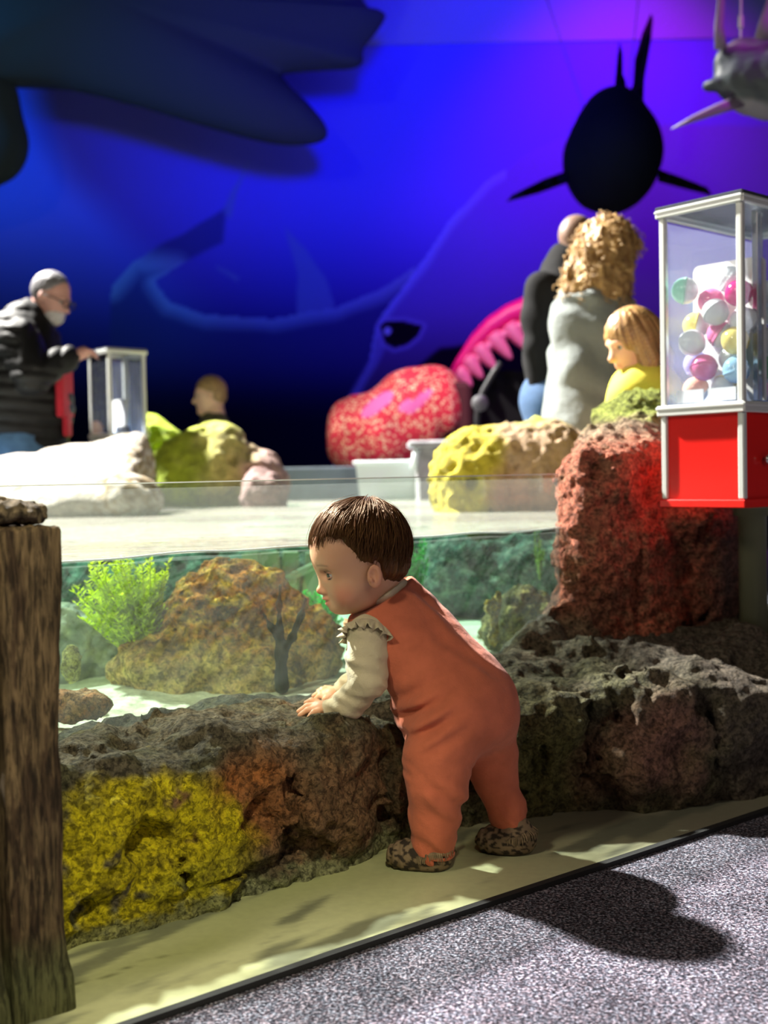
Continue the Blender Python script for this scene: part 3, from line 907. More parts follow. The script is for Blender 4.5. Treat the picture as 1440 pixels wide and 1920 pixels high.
def water():
    V = [(x, y, 0.2) for x, y in pool] + [(x, y, ZW) for x, y in pool]
    n = len(pool)
    # top: fine grid triangulated inside the outline so small waves are real
    xs = np.arange(-3.6, 2.95, 0.03); ys = np.arange(1.6, 7.1, 0.03)
    tm = bpy.data.materials.new('pool_water'); tm.use_nodes = True
    nt = tm.node_tree; N = nt.nodes; L = nt.links; N.remove(N['Principled BSDF']); out = N['Material Output']
    ab = N.new('ShaderNodeVolumeAbsorption'); ab.inputs['Color'].default_value = (0.25, 0.92, 0.74, 1); ab.inputs['Density'].default_value = 0.55
    L.new(ab.outputs[0], out.inputs['Volume'])
    tc = N.new('ShaderNodeTexCoord')
    mp = N.new('ShaderNodeMapping'); mp.inputs['Rotation'].default_value = (0, 0, 0.2); mp.inputs['Scale'].default_value = (0.55, 1.2, 1)
    L.new(tc.outputs['Object'], mp.inputs['Vector'])
    n1 = N.new('ShaderNodeTexNoise'); n1.inputs['Scale'].default_value = 11; n1.inputs['Detail'].default_value = 4; n1.inputs['Distortion'].default_value = 0.6
    L.new(mp.outputs[0], n1.inputs['Vector'])
    bp = N.new('ShaderNodeBump'); bp.inputs['Distance'].default_value = 0.045; L.new(n1.outputs['Fac'], bp.inputs['Height'])
    gl = N.new('ShaderNodeBsdfGlossy'); gl.inputs['Roughness'].default_value = 0.03; L.new(bp.outputs[0], gl.inputs['Normal'])
    rf = N.new('ShaderNodeBsdfRefraction'); rf.inputs['IOR'].default_value = 1.33; rf.inputs['Roughness'].default_value = 0.02; L.new(bp.outputs[0], rf.inputs['Normal'])
    t2 = N.new('ShaderNodeBsdfTransparent')
    df = N.new('ShaderNodeBsdfDiffuse'); df.inputs[0].default_value = (0.92, 0.84, 0.74, 1); L.new(bp.outputs[0], df.inputs['Normal'])
    m1 = N.new('ShaderNodeMixShader'); m1.inputs[0].default_value = 0.45; L.new(t2.outputs[0], m1.inputs[1]); L.new(rf.outputs[0], m1.inputs[2])
    m3 = N.new('ShaderNodeMixShader'); m3.inputs[0].default_value = 0.2; L.new(m1.outputs[0], m3.inputs[1]); L.new(df.outputs[0], m3.inputs[2])
    fr = N.new('ShaderNodeFresnel'); fr.inputs['IOR'].default_value = 1.33; L.new(bp.outputs[0], fr.inputs['Normal'])
    fm = N.new('ShaderNodeMath'); fm.operation = 'MULTIPLY'; fm.inputs[1].default_value = 0.75; L.new(fr.outputs[0], fm.inputs[0])
    m2 = N.new('ShaderNodeMixShader'); L.new(fm.outputs[0], m2.inputs[0]); L.new(m3.outputs[0], m2.inputs[1]); L.new(gl.outputs[0], m2.inputs[2])
    ge = N.new('ShaderNodeNewGeometry'); sx = N.new('ShaderNodeSeparateXYZ'); L.new(ge.outputs['True Normal'], sx.inputs[0])
    ab2 = N.new('ShaderNodeMath'); ab2.operation = 'ABSOLUTE'; L.new(sx.outputs['Z'], ab2.inputs[0])
    gt = N.new('ShaderNodeMath'); gt.operation = 'GREATER_THAN'; gt.inputs[1].default_value = 0.5; L.new(ab2.outputs[0], gt.inputs[0])
    ms = N.new('ShaderNodeMixShader'); t4 = N.new('ShaderNodeBsdfTransparent')
    L.new(gt.outputs[0], ms.inputs[0]); L.new(t4.outputs[0], ms.inputs[1]); L.new(m2.outputs[0], ms.inputs[2])
    L.new(ms.outputs[0], out.inputs['Surface'])
    Fc = [tuple(range(n - 1, -1, -1)), tuple(range(n, 2 * n))] + [(i, (i + 1) % n, n + (i + 1) % n, n + i) for i in range(n)]
    o = mesh('pool_water', V, Fc, tm, smooth=False)
    setp(o, 'green tinted water filling the touch tank', 'water', kind='stuff')


water()
M_pane = glassy('acrylic_pane', (0.80, 0.85, 0.82), 0.0, 1.3, 0.03, (0.9, 1, 0.95))
M_panedge = mat('polished_acrylic_edge', (0.75, 0.86, 0.84), 0.15)
ZP = 0.744
root = empty('glass_tank_wall', tuple(W(0, 0, 0.27)), 'clear acrylic pane holding the water above the rock ledge', 'glass pane')
b = MB(); b.add([W(-1.3, 0, 0.2), W(0.60, 0, 0.2), W(0.60, 0, ZP), W(-1.3, 0, ZP)], [(0, 1, 2, 3)])
b.build('pane', M_pane, root)
b = MB(); b.box(W(-0.35, -0.004, ZP), (0.95, 0.005, 0.0012), (WE, WN, (0, 0, 1)))
b.build('pane_edge', M_panedge, root)
# thin sealed waterline where the surface climbs the acrylic
b = MB(); pts = []
for i in range(121):
    s = -1.3 + 1.885 * i / 120
    pts.append(W(s, -0.006, ZW + 0.002 * math.sin(s * 9) + 0.0015 * math.sin(s * 23 + 1)))
b.tube(pts, 0.0017, 6)
M_men = mat('bright_waterline', (0.85, 0.9, 0.85), 0.1)
b.build('waterline', M_men, root, smooth=True)

# far kerb of the pool
M_kerb = mat('kerb_grey', (0.13, 0.17, 0.22), 0.6, var=0.2, vscale=6)
b = MB(); b.box((-0.15, 7.17, 0.405), (0.95, 0.09, 0.405), bev=0.01)
setp(b.build('pool_kerb', M_kerb), 'long blue grey kerb behind the pool, under the spotted stroller cover', 'kerb')
b = MB(); b.box((-2.5, 5.52, 0.41), (1.3, 0.08, 0.41), bev=0.01)
setp(b.build('pool_kerb', M_kerb), 'blue grey kerb in front of the bearded man, behind the pale rock slab', 'kerb')


# ------------------------------------------------------------------ rocks in and around the pool
def rock(name, blobs, h, colf, label, amp=(0.03, 0.012), freq=(7, 24), pits=0.0, cuts=(), k=0.06, seed=0.0, material=None, cat='rock', group=None, zmin=None):
    V, Q = rockmesh(blobs, h, amp, freq, pits, cuts, k, seed)
    if zmin is not None:
        V[:, 2] = np.maximum(V[:, 2], zmin)
    n1 = fbm(V, 6, 3, 0.5, seed + 1); n2 = fbm(V, 30, 3, 0.6, seed + 2)
    col = np.clip(colf(V, n1, n2), 0, 1)
    return setp(mesh(name, V, Q, material or M_rock_far, cols=col), label, cat, group)


def mix(a, b_, m):
    m = np.clip(m, 0, 1)[:, None]
    return np.array(a) * (1 - m) + np.array(b_) * m


def c3(c, V):
    return np.tile(np.array(c, float), (len(V), 1))


def col_mound(V, n1, n2):
    c = mix((0.72, 0.27, 0.03), (0.92, 0.56, 0.08), sstep(-0.4, 0.4, n2))
    c = mix(c, (0.24, 0.11, 0.04), sstep(0.1, 0.6, n1)[:, ] * 0.8)
    return mix(c, (0.80, 0.66, 0.30), sstep(0.40, 0.28, V[:, 2] + 0.05 * n1) * 0.6)


p = at(430, 1200, 2.86)
cx, cy = p[0], p[1]
M_mound = mat('algae_rock', attr=True, rough=0.8, var=0.25, vscale=30, spec=0.2, fleck=(70, 0.5, 1.3), bump=[('noise', 28, 0.03), ('pits', 70, 0.012), ('noise', 140, 0.01)])
rock('coral_mound', [((cx, cy, 0.33), (0.21, 0.15, 0.17)), ((cx - 0.01, cy, 0.45), (0.12, 0.10, 0.09)), ((cx + 0.02, cy, 0.42), (0.14, 0.11, 0.10)), ((cx - 0.14, cy - 0.08, 0.29), (0.13, 0.12, 0.09)), ((cx + 0.17, cy, 0.32), (0.11, 0.11, 0.12)), ((cx + 0.06, cy - 0.12, 0.27), (0.13, 0.09, 0.08))],
     0.008, col_mound, 'orange brown algae covered rock mound in the middle of the tank', (0.028, 0.014), (9, 30), 0.014,
     cuts=[((cx + 0.01, cy - 0.13, 0.42), (0.03, 0.05, 0.022)), ((cx - 0.1, cy - 0.12, 0.43), (0.03, 0.05, 0.014))], k=0.04, seed=3.0, material=M_mound)
def col_grey(V, n1, n2):
    return mix((0.26, 0.30, 0.24), (0.46, 0.47, 0.34), sstep(-0.4, 0.5, n2))
def col_algae(V, n1, n2):
    return mix(mix((0.35, 0.33, 0.10), (0.62, 0.52, 0.16), sstep(-0.3, 0.4, n2)), (0.16, 0.17, 0.06), sstep(0.2, 0.6, n1) * 0.8)
def col_teal(V, n1, n2):
    return mix((0.10, 0.22, 0.17), (0.44, 0.54, 0.42), sstep(-0.2, 0.6, n2))
p = at(205, 1250, 2.95)
rock('rubble_rock', [((p[0] - 0.12, p[1], 0.32), (0.16, 0.14, 0.12)), ((p[0] + 0.10, p[1] + 0.05, 0.29), (0.15, 0.12, 0.09))], 0.010, col_grey, 'grey weathered rock low in the tank left of the orange mound', (0.03, 0.015), (9, 26), 0.01, seed=8.0)
p = at(985, 1190, 3.25)
rock('algae_rock', [((p[0], p[1], 0.32), (0.10, 0.08, 0.11)), ((p[0] - 0.04, p[1], 0.28), (0.08, 0.08, 0.07))], 0.007, col_algae, 'small olive yellow algae rock in the tank beside the red pillar', (0.015, 0.01), (14, 34), 0.008, seed=9.0, material=M_rock)
p = at(165, 1350, 2.28)
rock('orange_stone', [((p[0], p[1], 0.30), (0.055, 0.03, 0.022)), ((p[0] - 0.06, p[1] - 0.02, 0.305), (0.05, 0.03, 0.022))], 0.0045, lambda V, a, c: mix((0.50, 0.22, 0.08), (0.62, 0.36, 0.18), sstep(-0.3, 0.3, c)), 'flat orange stone pressed against the inside of the glass by the timber post', (0.006, 0.004), (30, 70), seed=4.0, material=M_rock)
p = at(133, 1245, 2.5)
rock('yellow_sponge', [((p[0], p[1], p[2]), (0.022, 0.02, 0.045))], 0.004, lambda V, a, c: mix((0.5, 0.48, 0.12), (0.7, 0.66, 0.25), c), 'small rounded yellow sponge half hidden by the timber post', (0.004, 0.003), (40, 80), seed=4.5, material=M_rock, cat='sponge')
# backdrop of submerged rock at the far side of the viewing chamber
rock('submerged_rock', [((0.45, 4.15, 0.36), (0.42, 0.22, 0.16)), ((0.15, 4.2, 0.33), (0.3, 0.2, 0.13)), ((0.85, 4.3, 0.40), (0.35, 0.25, 0.14))], 0.018, col_teal, 'broad dark green submerged rock behind the child', (0.05, 0.025), (5, 18), 0.02, seed=12.0, material=M_rock)
rock('submerged_rock', [((-0.75, 4.6, 0.36), (0.5, 0.25, 0.16)), ((-1.5, 4.4, 0.34), (0.5, 0.25, 0.15)), ((-2.2, 4.2, 0.34), (0.5, 0.25, 0.15))], 0.02, col_teal, 'dark green submerged rock behind the yellow fern weed', (0.05, 0.025), (5, 18), 0.02, seed=14.0, material=M_rock)
rock('submerged_rock', [((-0.15, 5.7, 0.38), (0.35, 0.3, 0.19)), ((-0.6, 5.6, 0.36), (0.35, 0.25, 0.18))], 0.03, col_teal, 'long low submerged reef across the back of the tank', (0.05, 0.03), (5, 14), 0.0, seed=16.0)

# ---- above the water
p = at(150, 900, 5.0)
def slabrock():
    v = Vol((-2.3, 4.2, 0.3), (-0.75, 5.6, 1.05), 0.014)
    d = np.array([0.86, 0.05, 0.10]); d /= np.linalg.norm(d)
    ax1 = np.array([1.0, 0.0, 0.16]); ax1 /= np.linalg.norm(ax1)
    ax3 = np.array([-0.16, -0.45, 1.0]); ax3 -= ax1 * (ax3 @ ax1); ax3 /= np.linalg.norm(ax3)
    ax2 = np.cross(ax3, ax1)
    v.box((-1.50, 4.95, 0.66), (0.48, 0.34, 0.13), 0.06, 0, 'add', (ax1, ax2, ax3))
    v.ell((-1.05, 4.72, 0.66), (0.13, 0.16, 0.11), 0.05)
    v.warp(lambda P: 0.016 * fbm(P, 6, 3, 0.5, 33.0) + 0.022 * np.maximum(fbm(P, 18, 2, 0.6, 35.0), 0) * sstep(-1.25, -1.1, P[:, 0]) + 0.004 * np.sin((P[:, 0] * 0.5 - P[:, 1]) * 60) * sstep(-1.1, -1.3, P[:, 0]), 0.09)
    V, Q = v.nets(1)
    n1 = fbm(V, 6, 3, 0.5, 3); n2 = fbm(V, 30, 3, 0.6, 4)
    c = mix((0.50, 0.46, 0.40), (0.36, 0.31, 0.24), sstep(0, 0.6, n2))
    c = mix(c, (0.26, 0.19, 0.09), sstep(-1.25, -1.08, V[:, 0]) * sstep(-0.3, 0.3, n2))
    setp(mesh('beached_rock', V, Q, M_rock_far, cols=c), 'sloping pale cream rock slab rising from the water at the left', 'rock')
slabrock()


def yel(V, n1, n2):
    return mix((0.30, 0.44, 0.012), (0.44, 0.52, 0.04), sstep(-0.3, 0.4, n2))
p = at(275, 815, 6.4)
rock('green_rock', [((p[0], p[1], 0.78), (0.20, 0.2, 0.34)), ((p[0] + 0.1, p[1] + 0.02, 0.74), (0.18, 0.2, 0.30)), ((p[0] - 0.07, p[1], 0.7), (0.16, 0.2, 0.32))], 0.016, yel, 'bright lime green rounded rock on the pool edge beside the far capsule machine', (0.02, 0.01), (7, 26), seed=22.0)
def yel2(V, n1, n2):
    c = mix((0.34, 0.42, 0.02), (0.46, 0.42, 0.13), sstep(-1.05, -0.8, V[:, 0] + 0.1 * n1))
    c = mix(c, (0.38, 0.46, 0.03), sstep(0.95, 1.08, V[:, 2]) * 0.7)
    return mix(c, (0.40, 0.26, 0.23), sstep(-0.78, -0.62, V[:, 0] + 0.08 * n1))
p = at(400, 850, 6.0)
rock('yellow_rock', [((p[0], p[1], 0.80), (0.24, 0.2, 0.25)), ((p[0] - 0.16, p[1] - 0.03, 0.76), (0.16, 0.18, 0.22)), ((p[0] + 0.22, p[1], 0.72), (0.15, 0.18, 0.20)), ((p[0] + 0.27, p[1] - 0.05, 0.66), (0.11, 0.12, 0.12))], 0.014, yel2,
     'yellow and pink rounded rock in front of the boy across the pool', (0.025, 0.012), (6, 22), 0.01, cuts=[((p[0] - 0.02, p[1] - 0.19, 0.93), (0.03, 0.05, 0.02)), ((p[0] + 0.1, p[1] - 0.17, 0.98), (0.02, 0.05, 0.02)), ((p[0] + 0.13, p[1] - 0.2, 0.83), (0.03, 0.06, 0.02))], seed=24.0)
p = at(495, 895, 5.75)
rock('pink_rock', [((p[0], p[1], 0.66), (0.12, 0.12, 0.14))], 0.013, lambda V, a, c: mix((0.30, 0.19, 0.18), (0.40, 0.29, 0.27), c), 'small dusty pink rock at the waterline below the yellow rock', (0.02, 0.012), (8, 24), seed=25.0)
def yel3(V, n1, n2):
    c = mix((0.50, 0.42, 0.03), (0.44, 0.30, 0.19), sstep(0.36, 0.48, V[:, 0] + 0.07 * n1))
    c = mix(c, (0.44, 0.25, 0.18), sstep(0.78, 0.66, V[:, 2] + 0.05 * n1) * sstep(0.36, 0.44, V[:, 0]))
    return mix(c, (0.42, 0.42, 0.05), sstep(0.90, 0.97, V[:, 2]) * sstep(0.0, 0.5, n1 + 0.2))
p = at(975, 870, 4.45); k_ = 0.742
rock('peach_rock', [((p[0] - 0.27 * k_, p[1], 0.70), (0.15, 0.15, 0.22)), ((p[0] - 0.1 * k_, p[1], 0.76), (0.19, 0.15, 0.18)), ((p[0] + 0.14 * k_, p[1], 0.80), (0.19, 0.15, 0.16)), ((p[0] + 0.18 * k_, p[1], 0.64), (0.24, 0.16, 0.18)), ((p[0] - 0.2 * k_, p[1] - 0.02, 0.60), (0.17, 0.14, 0.14)), ((p[0] + 0.42, p[1] + 0.1, 0.72), (0.2, 0.15, 0.18))], 0.010, yel3,
     'large yellow and peach rock rising from the water beside the red pillar', (0.02, 0.010), (8, 28), 0.012, cuts=[((p[0] - 0.06, p[1] - 0.165, 0.78), (0.014, 0.05, 0.022)), ((p[0] - 0.03, p[1] - 0.165, 0.76), (0.012, 0.05, 0.018)), ((p[0] + 0.21, p[1] - 0.12, 0.88), (0.035, 0.06, 0.022)), ((p[0] - 0.2, p[1] - 0.14, 0.72), (0.02, 0.05, 0.014))], seed=28.0)
b = MB(); q = at(832, 880, 6.75)
b.box((q[0], q[1], 0.62), (0.17, 0.15, 0.30), bev=0.02)
b.box((q[0] - 0.02, q[1] - 0.02, 0.925), (0.19, 0.17, 0.02), bev=0.012)
setp(b.build('stone_block', mat('grey_stone', (0.34, 0.34, 0.36), 0.8, var=0.3, vscale=12, bump=[('noise', 20, 0.01)])), 'grey stone block with a flat cap beside the spotted stroller cover', 'stone block')
# ------------------------------------------------------------------ the toddler leaning on the ledge
def toddler():
    root = empty('person', (0.12, 2.2, 0.0), 'toddler in a rust orange romper and cream shirt leaning with both hands on the ledge', 'person')
    M_skin = mat('child_skin', attr=True, rough=0.5, sss=0.25, bump=[('noise', 300, 0.0002)])
    M_romper = mat('rust_jersey', (0.62, 0.165, 0.085), 0.9, var=0.10, vscale=30, sheen=0.15, spec=0.2, bump=[('noise', 500, 0.0006), ('noise', 25, 0.004)])
    M_shirt = mat('cream_jersey', (0.56, 0.49, 0.33), 0.9, var=0.06, vscale=30, sheen=0.2, spec=0.2, bump=[('noise', 420, 0.0006), ('noise', 28, 0.004)])
    M_hair = mat('brown_hair', attr=True, rough=0.5, spec=0.22)
    # head frame
    yaw = math.radians(17); tilt = math.radians(5)
    hf = np.array([-math.cos(yaw) * math.cos(tilt), -math.sin(yaw) * math.cos(tilt), -math.sin(tilt)])
    hl = np.cross([0, 0, 1.0], hf); hl /= np.linalg.norm(hl)
    hu = np.cross(hf, hl)
    HC = at(673, 1030, 2.27)
    HS = 1.03
    A = (hf, hl, hu)

    def h(a, l, z):
        return HC + HS * (hf * a + hl * l + hu * z)

    v = Vol((-0.205, 2.03, -0.01), (0.31, 2.53, 0.76), 0.0029)
    # skull and face
    v.ell(h(-0.004, 0, 0.004), np.array([0.088, 0.073, 0.084]) * HS, 0.0, axes=A)
    v.ell(h(0.045, 0, 0.0), np.array([0.049, 0.060, 0.062]) * HS, 0.02, axes=A)
    v.ell(h(0.022, 0, -0.055), np.array([0.058, 0.058, 0.056]) * HS, 0.02, axes=A)
    for sg in (-1, 1):
        v.ell(h(0.040, sg * 0.034, -0.076), np.array([0.028, 0.027, 0.030]) * HS, 0.014, axes=A)
        v.ell(h(0.062, sg * 0.026, -0.020), np.array([0.016, 0.022, 0.008]) * HS, 0.012, axes=A)
    v.ell(h(0.050, 0, -0.103), np.array([0.018, 0.022, 0.014]) * HS, 0.016, axes=A)
    v.ell(h(0.020, 0, -0.096), np.array([0.045, 0.040, 0.022]) * HS, 0.02, axes=A)
    # nose, lips
    v.cap(h(0.070, 0, -0.040), h(0.081, 0, -0.066), 0.0055, 0.0075, 0.010)
    v.ell(h(0.0835, 0, -0.069), np.array([0.0085, 0.0085, 0.0075]) * HS, 0.006, axes=A)
    for sg in (-1, 1):
        v.ell(h(0.078, sg * 0.0085, -0.072), np.array([0.006, 0.005, 0.005]) * HS, 0.005, axes=A)
        v.ell(h(0.0865, sg * 0.004, -0.0765), 0.0018, 0.003, 'cut')
    v.ell(h(0.0735, 0, -0.085), np.array([0.0085, 0.013, 0.0055]) * HS, 0.006, axes=A)
    v.ell(h(0.0695, 0, -0.0945), np.array([0.0085, 0.011, 0.0055]) * HS, 0.006, axes=A)
    v.ell(h(0.080, 0, -0.0902), np.array([0.010, 0.012, 0.0016]) * HS, 0.003, 'cut', A)
    # eye sockets
    for sg in (-1, 1):
        v.ell(h(0.083, sg * 0.031, -0.038), np.array([0.0135, 0.0145, 0.0095]) * HS, 0.010, 'cut', A)
    # ears
    for sg in (-1, 1):
        ax = (hf * 0.93 + hu * 0.05 - hl * sg * 0.34, hl * sg * 0.94 + hf * 0.34, hu)
        v.ell(h(-0.004, sg * 0.076, -0.047), np.array([0.0145, 0.0065, 0.023]) * HS, 0.005, axes=ax)
        v.ell(h(0.001, sg * 0.0835, -0.044), np.array([0.009, 0.0095, 0.015]) * HS, 0.003, 'cut', ax)
        v.ell(h(0.004, sg * 0.080, -0.052), np.array([0.004, 0.004, 0.005]) * HS, 0.003, axes=ax)
    # neck, trunk, limbs
    NB = at(736, 1128, 2.32)
    v.cap(h(-0.022, 0, -0.055), NB, 0.040, 0.042, 0.02)
    T = [NB, at(757, 1178, 2.305), at(803, 1237, 2.285), at(845, 1288, 2.255), at(876, 1325, 2.225)]
    v.path(T, [0.045, 0.060, 0.068, 0.073, 0.076], 0.03)
    SL = at(692, 1192, 2.235); EL = at(690, 1276, 2.215); WL = at(616, 1330, 2.262)
    SR = at(712, 1200, 2.39); ER = at(690, 1262, 2.43); WR = at(634, 1300, 2.437)
    v.path([SL, EL, WL], [0.030, 0.024, 0.0165], 0.012)
    v.path([SR, ER, WR], [0.030, 0.024, 0.0165], 0.012)
    HL = [at(838, 1362, 2.185), at(820, 1480, 2.150), at(812, 1596, 2.155)]
    HR = [at(905, 1362, 2.255), at(928, 1462, 2.262), at(966, 1566, 2.245)]
    v.path(HL, [0.052, 0.034, 0.022], 0.02)
    v.path(HR, [0.048, 0.030, 0.022], 0.02)
    # hands: palm, four fingers of different length, thumb
    def hand(Wp, tips, kn, thumb, palm):
        v.cap(Wp, palm, 0.0155, 0.0150, 0.008)
        v.ell(palm, (0.021, 0.019, 0.0105), 0.010)
        for (t0, k0, r) in zip(tips, kn, (0.0062, 0.0064, 0.0062, 0.0054)):
            mid = (np.array(t0) + np.array(k0)) / 2 + np.array([0, 0, 0.004])
            v.path([k0, mid, t0], [r + 0.0012, r + 0.0004, r * 0.82], 0.0028)
        v.path(thumb, [0.0085, 0.0070, 0.0055], 0.004)
    pl = at(603, 1328, 2.262)
    hand(WL, [at(573, 1318, 2.285), at(560, 1334, 2.268), at(562, 1341, 2.250), at(579, 1344, 2.232)],
         [at(596, 1317, 2.280), at(592, 1322, 2.266), at(592, 1329, 2.252), at(597, 1334, 2.240)],
         [at(608, 1326, 2.285), at(600, 1322, 2.300), at(590, 1320, 2.306)], pl)
    pr = at(622, 1303, 2.43)
    hand(WR, [at(596, 1296, 2.452), at(588, 1305, 2.44), at(591, 1311, 2.426), at(604, 1316, 2.412)],
         [at(614, 1297, 2.444), at(610, 1301, 2.434), at(610, 1306, 2.424), at(616, 1311, 2.416)],
         [at(630, 1300, 2.446), at(620, 1292, 2.456), at(610, 1289, 2.458)], pr)
    V, Q = v.nets(1)
    rel = (V - HC) / HS
    a, l, z = rel @ hf, rel @ hl, rel @ hu
    col = np.tile(np.array([0.78, 0.46, 0.31]), (len(V), 1))
    ck = np.zeros(len(V))
    for sg in (-1, 1):
        ck = np.maximum(ck, sstep(0.036, 0.006, np.sqrt((a - 0.05) ** 2 + (l - sg * 0.042) ** 2 + (z + 0.080) ** 2)))
    ck = np.maximum(ck, 0.8 * sstep(0.014, 0.004, np.sqrt((a - 0.09) ** 2 + l ** 2 + (z + 0.072) ** 2)))
    col = mix((0.60, 0.335, 0.20), (0.58, 0.19, 0.12), 0.75 * ck)
    lp = sstep(0.0135, 0.009, np.abs(l)) * sstep(0.0085, 0.006, np.abs(z + 0.0895)) * sstep(0.064, 0.070, a)
    col = col * (1 - 0.7 * lp[:, None]) + np.array([0.62, 0.20, 0.16]) * 0.7 * lp[:, None]
    er = sstep(0.071, 0.078, np.abs(l)) * (np.abs(a + 0.01) < 0.03) * (np.abs(z + 0.045) < 0.03)
    col = col * (1 - 0.4 * er[:, None]) + np.array([0.72, 0.28, 0.18]) * 0.4 * er[:, None]
    # brows, faint
    br = np.zeros(len(V))
    for sg in (-1, 1):
        br = np.maximum(br, sstep(0.003, 0.001, np.abs(z + 0.018 + 8 * (l - sg * 0.03) ** 2)) * sstep(0.018, 0.012, np.abs(l - sg * 0.031)) * (a > 0.05))
    col = col * (1 - 0.7 * br[:, None]) + np.array([0.25, 0.13, 0.07]) * 0.7 * br[:, None]
    mesh('body', V, Q, M_skin, root, cols=np.clip(col, 0, 1))
    # eyes
    M_eye = mat('eye', attr=True, rough=0.18, spec=0.4)
    M_lash = mat('eyelash', (0.03, 0.018, 0.012), 0.6)
    gaze = hf * 0.96 + hu * -0.18; gaze /= np.linalg.norm(gaze)
    for sg in (-1, 1):
        c = h(0.0635, sg * 0.030, -0.038)
        vv = Vol(c - 0.016, c + 0.016, 0.0008)
        vv.ell(c, 0.0128, 0)
        EV, EQ = vv.nets(0)
        d = (EV - c); d /= np.linalg.norm(d, axis=1)[:, None]
        ang = np.degrees(np.arccos(np.clip(d @ (gaze), -1, 1)))
        cc = np.where((ang < 19)[:, None], (0.004, 0.004, 0.004), np.where((ang < 41)[:, None], (0.035, 0.02, 0.013), (0.42, 0.39, 0.37)))
        e = mesh('eye', EV, EQ, M_eye, root, cols=cc)
        # lids: thin skin rolls above and below
        lb = MB()
        for up, rr in ((1, 0.0017), (-1, 0.0013)):
            pts = []
            for i in range(9):
                th = math.radians(-62 + 124 * i / 8)
                el = math.radians((23 if up > 0 else -27) * math.cos(th) ** 0.7 if True else 0)
                dd = hf * math.cos(th) * math.cos(el) + hl * math.sin(th) * math.cos(el) + hu * math.sin(el)
                pts.append(c + dd * 0.0134)
            lb.tube(pts, [0.0006] + [rr] * 7 + [0.0006], 8)
        lb.build('eyelid', mat('lid_skin', (0.52, 0.27, 0.17), 0.55, sss=0.1), root, smooth=True)
        lb = MB()
        for i in range(15):
            th = math.radians(-48 + 96 * i / 14); el = math.radians(23 * math.cos(th))
            dd = hf * math.cos(th) * math.cos(el) + hl * math.sin(th) * math.cos(el) + hu * math.sin(el)
            q = c + dd * 0.0150
            lb.tube([q, q + dd * 0.0025 - hu * 0.0005, q + dd * 0.0045 + hu * 0.0008], [0.00035, 0.0003, 0.0001], 4)
        lb.build('eyelash', M_lash, root, smooth=True)

    # hair
    v = Vol(HC - 0.125, HC + 0.125, 0.0022)
    v.ell(h(-0.006, 0, 0.006), np.array([0.0945, 0.0795, 0.0895]) * HS, 0.0, axes=A)
    v.ell(h(-0.060, 0, -0.042), np.array([0.036, 0.050, 0.036]) * HS, 0.02, axes=A)
    v.ell(h(0.030, 0, 0.024), np.array([0.058, 0.062, 0.056]) * HS, 0.015, axes=A)
    G = v.grid(); rel = (G - HC) / HS
    a, l, z = rel @ hf, rel @ hl, rel @ hu
    zl = np.interp(a, [-0.11, -0.078, -0.055, -0.030, -0.024, -0.018, 0.004, 0.020, 0.030, 0.045, 0.067, 0.1], [-0.045, -0.066, -0.074, -0.072, -0.050, -0.024, -0.026, -0.020, -0.004, 0.013, 0.012, 0.010])
    al = np.abs(l)
    zl = zl + 0.012 * sstep(0.07, 0.095, a) + 0.004 * pn(a * 140, l * 140, z * 0) + 0.012 * sstep(0.03, 0.06, al) * sstep(0.03, 0.07, a)
    zl = zl + 0.004 * pn(a * 260, l * 260, z * 0 + 5)
    thin = 0.0065 * (1 - sstep(0.0, 0.022, z - zl))
    cut = (zl - z) * 0.8
    ang = np.arctan2(l, a + 0.028); rr = np.sqrt(l * l + (a + 0.028) ** 2)
    strands = 0.0030 * pn(ang * 7, rr * 22, z * 10 + 3) + 0.0022 * pn(ang * 19, rr * 14, z * 9 + 7) + 0.0012 * pn(ang * 46, rr * 12, z * 12)
    F = v.F + strands + thin
    v.F = np.maximum(F, cut).astype(np.float32)
    # inner surface so the hair is a shell, not a ball
    V, Q = v.nets(1)
    rel = (V - HC) / HS
    a, l, z = rel @ hf, rel @ hl, rel @ hu
    ang = np.arctan2(l, a + 0.028); rr = np.sqrt(l * l + (a + 0.028) ** 2)
    st_ = pn(ang * 26, rr * 18, z * 6)
    c = mix((0.028, 0.012, 0.006), (0.10, 0.045, 0.018), sstep(-0.2, 0.7, st_))
    hair = mesh('hair', V, Q, M_hair, root, cols=c)
    # loose locks: fine tubes combed from the crown
    rnd = random.Random(5); lb = MB()
    zint = lambda aa: float(np.interp(aa, [-0.11, -0.078, -0.055, -0.030, -0.024, -0.018, 0.004, 0.020, 0.030, 0.045, 0.067, 0.1], [-0.045, -0.066, -0.074, -0.072, -0.050, -0.024, -0.026, -0.020, -0.004, 0.013, 0.012, 0.010]))
    C0 = np.array([-0.020, 0.0, 0.093])
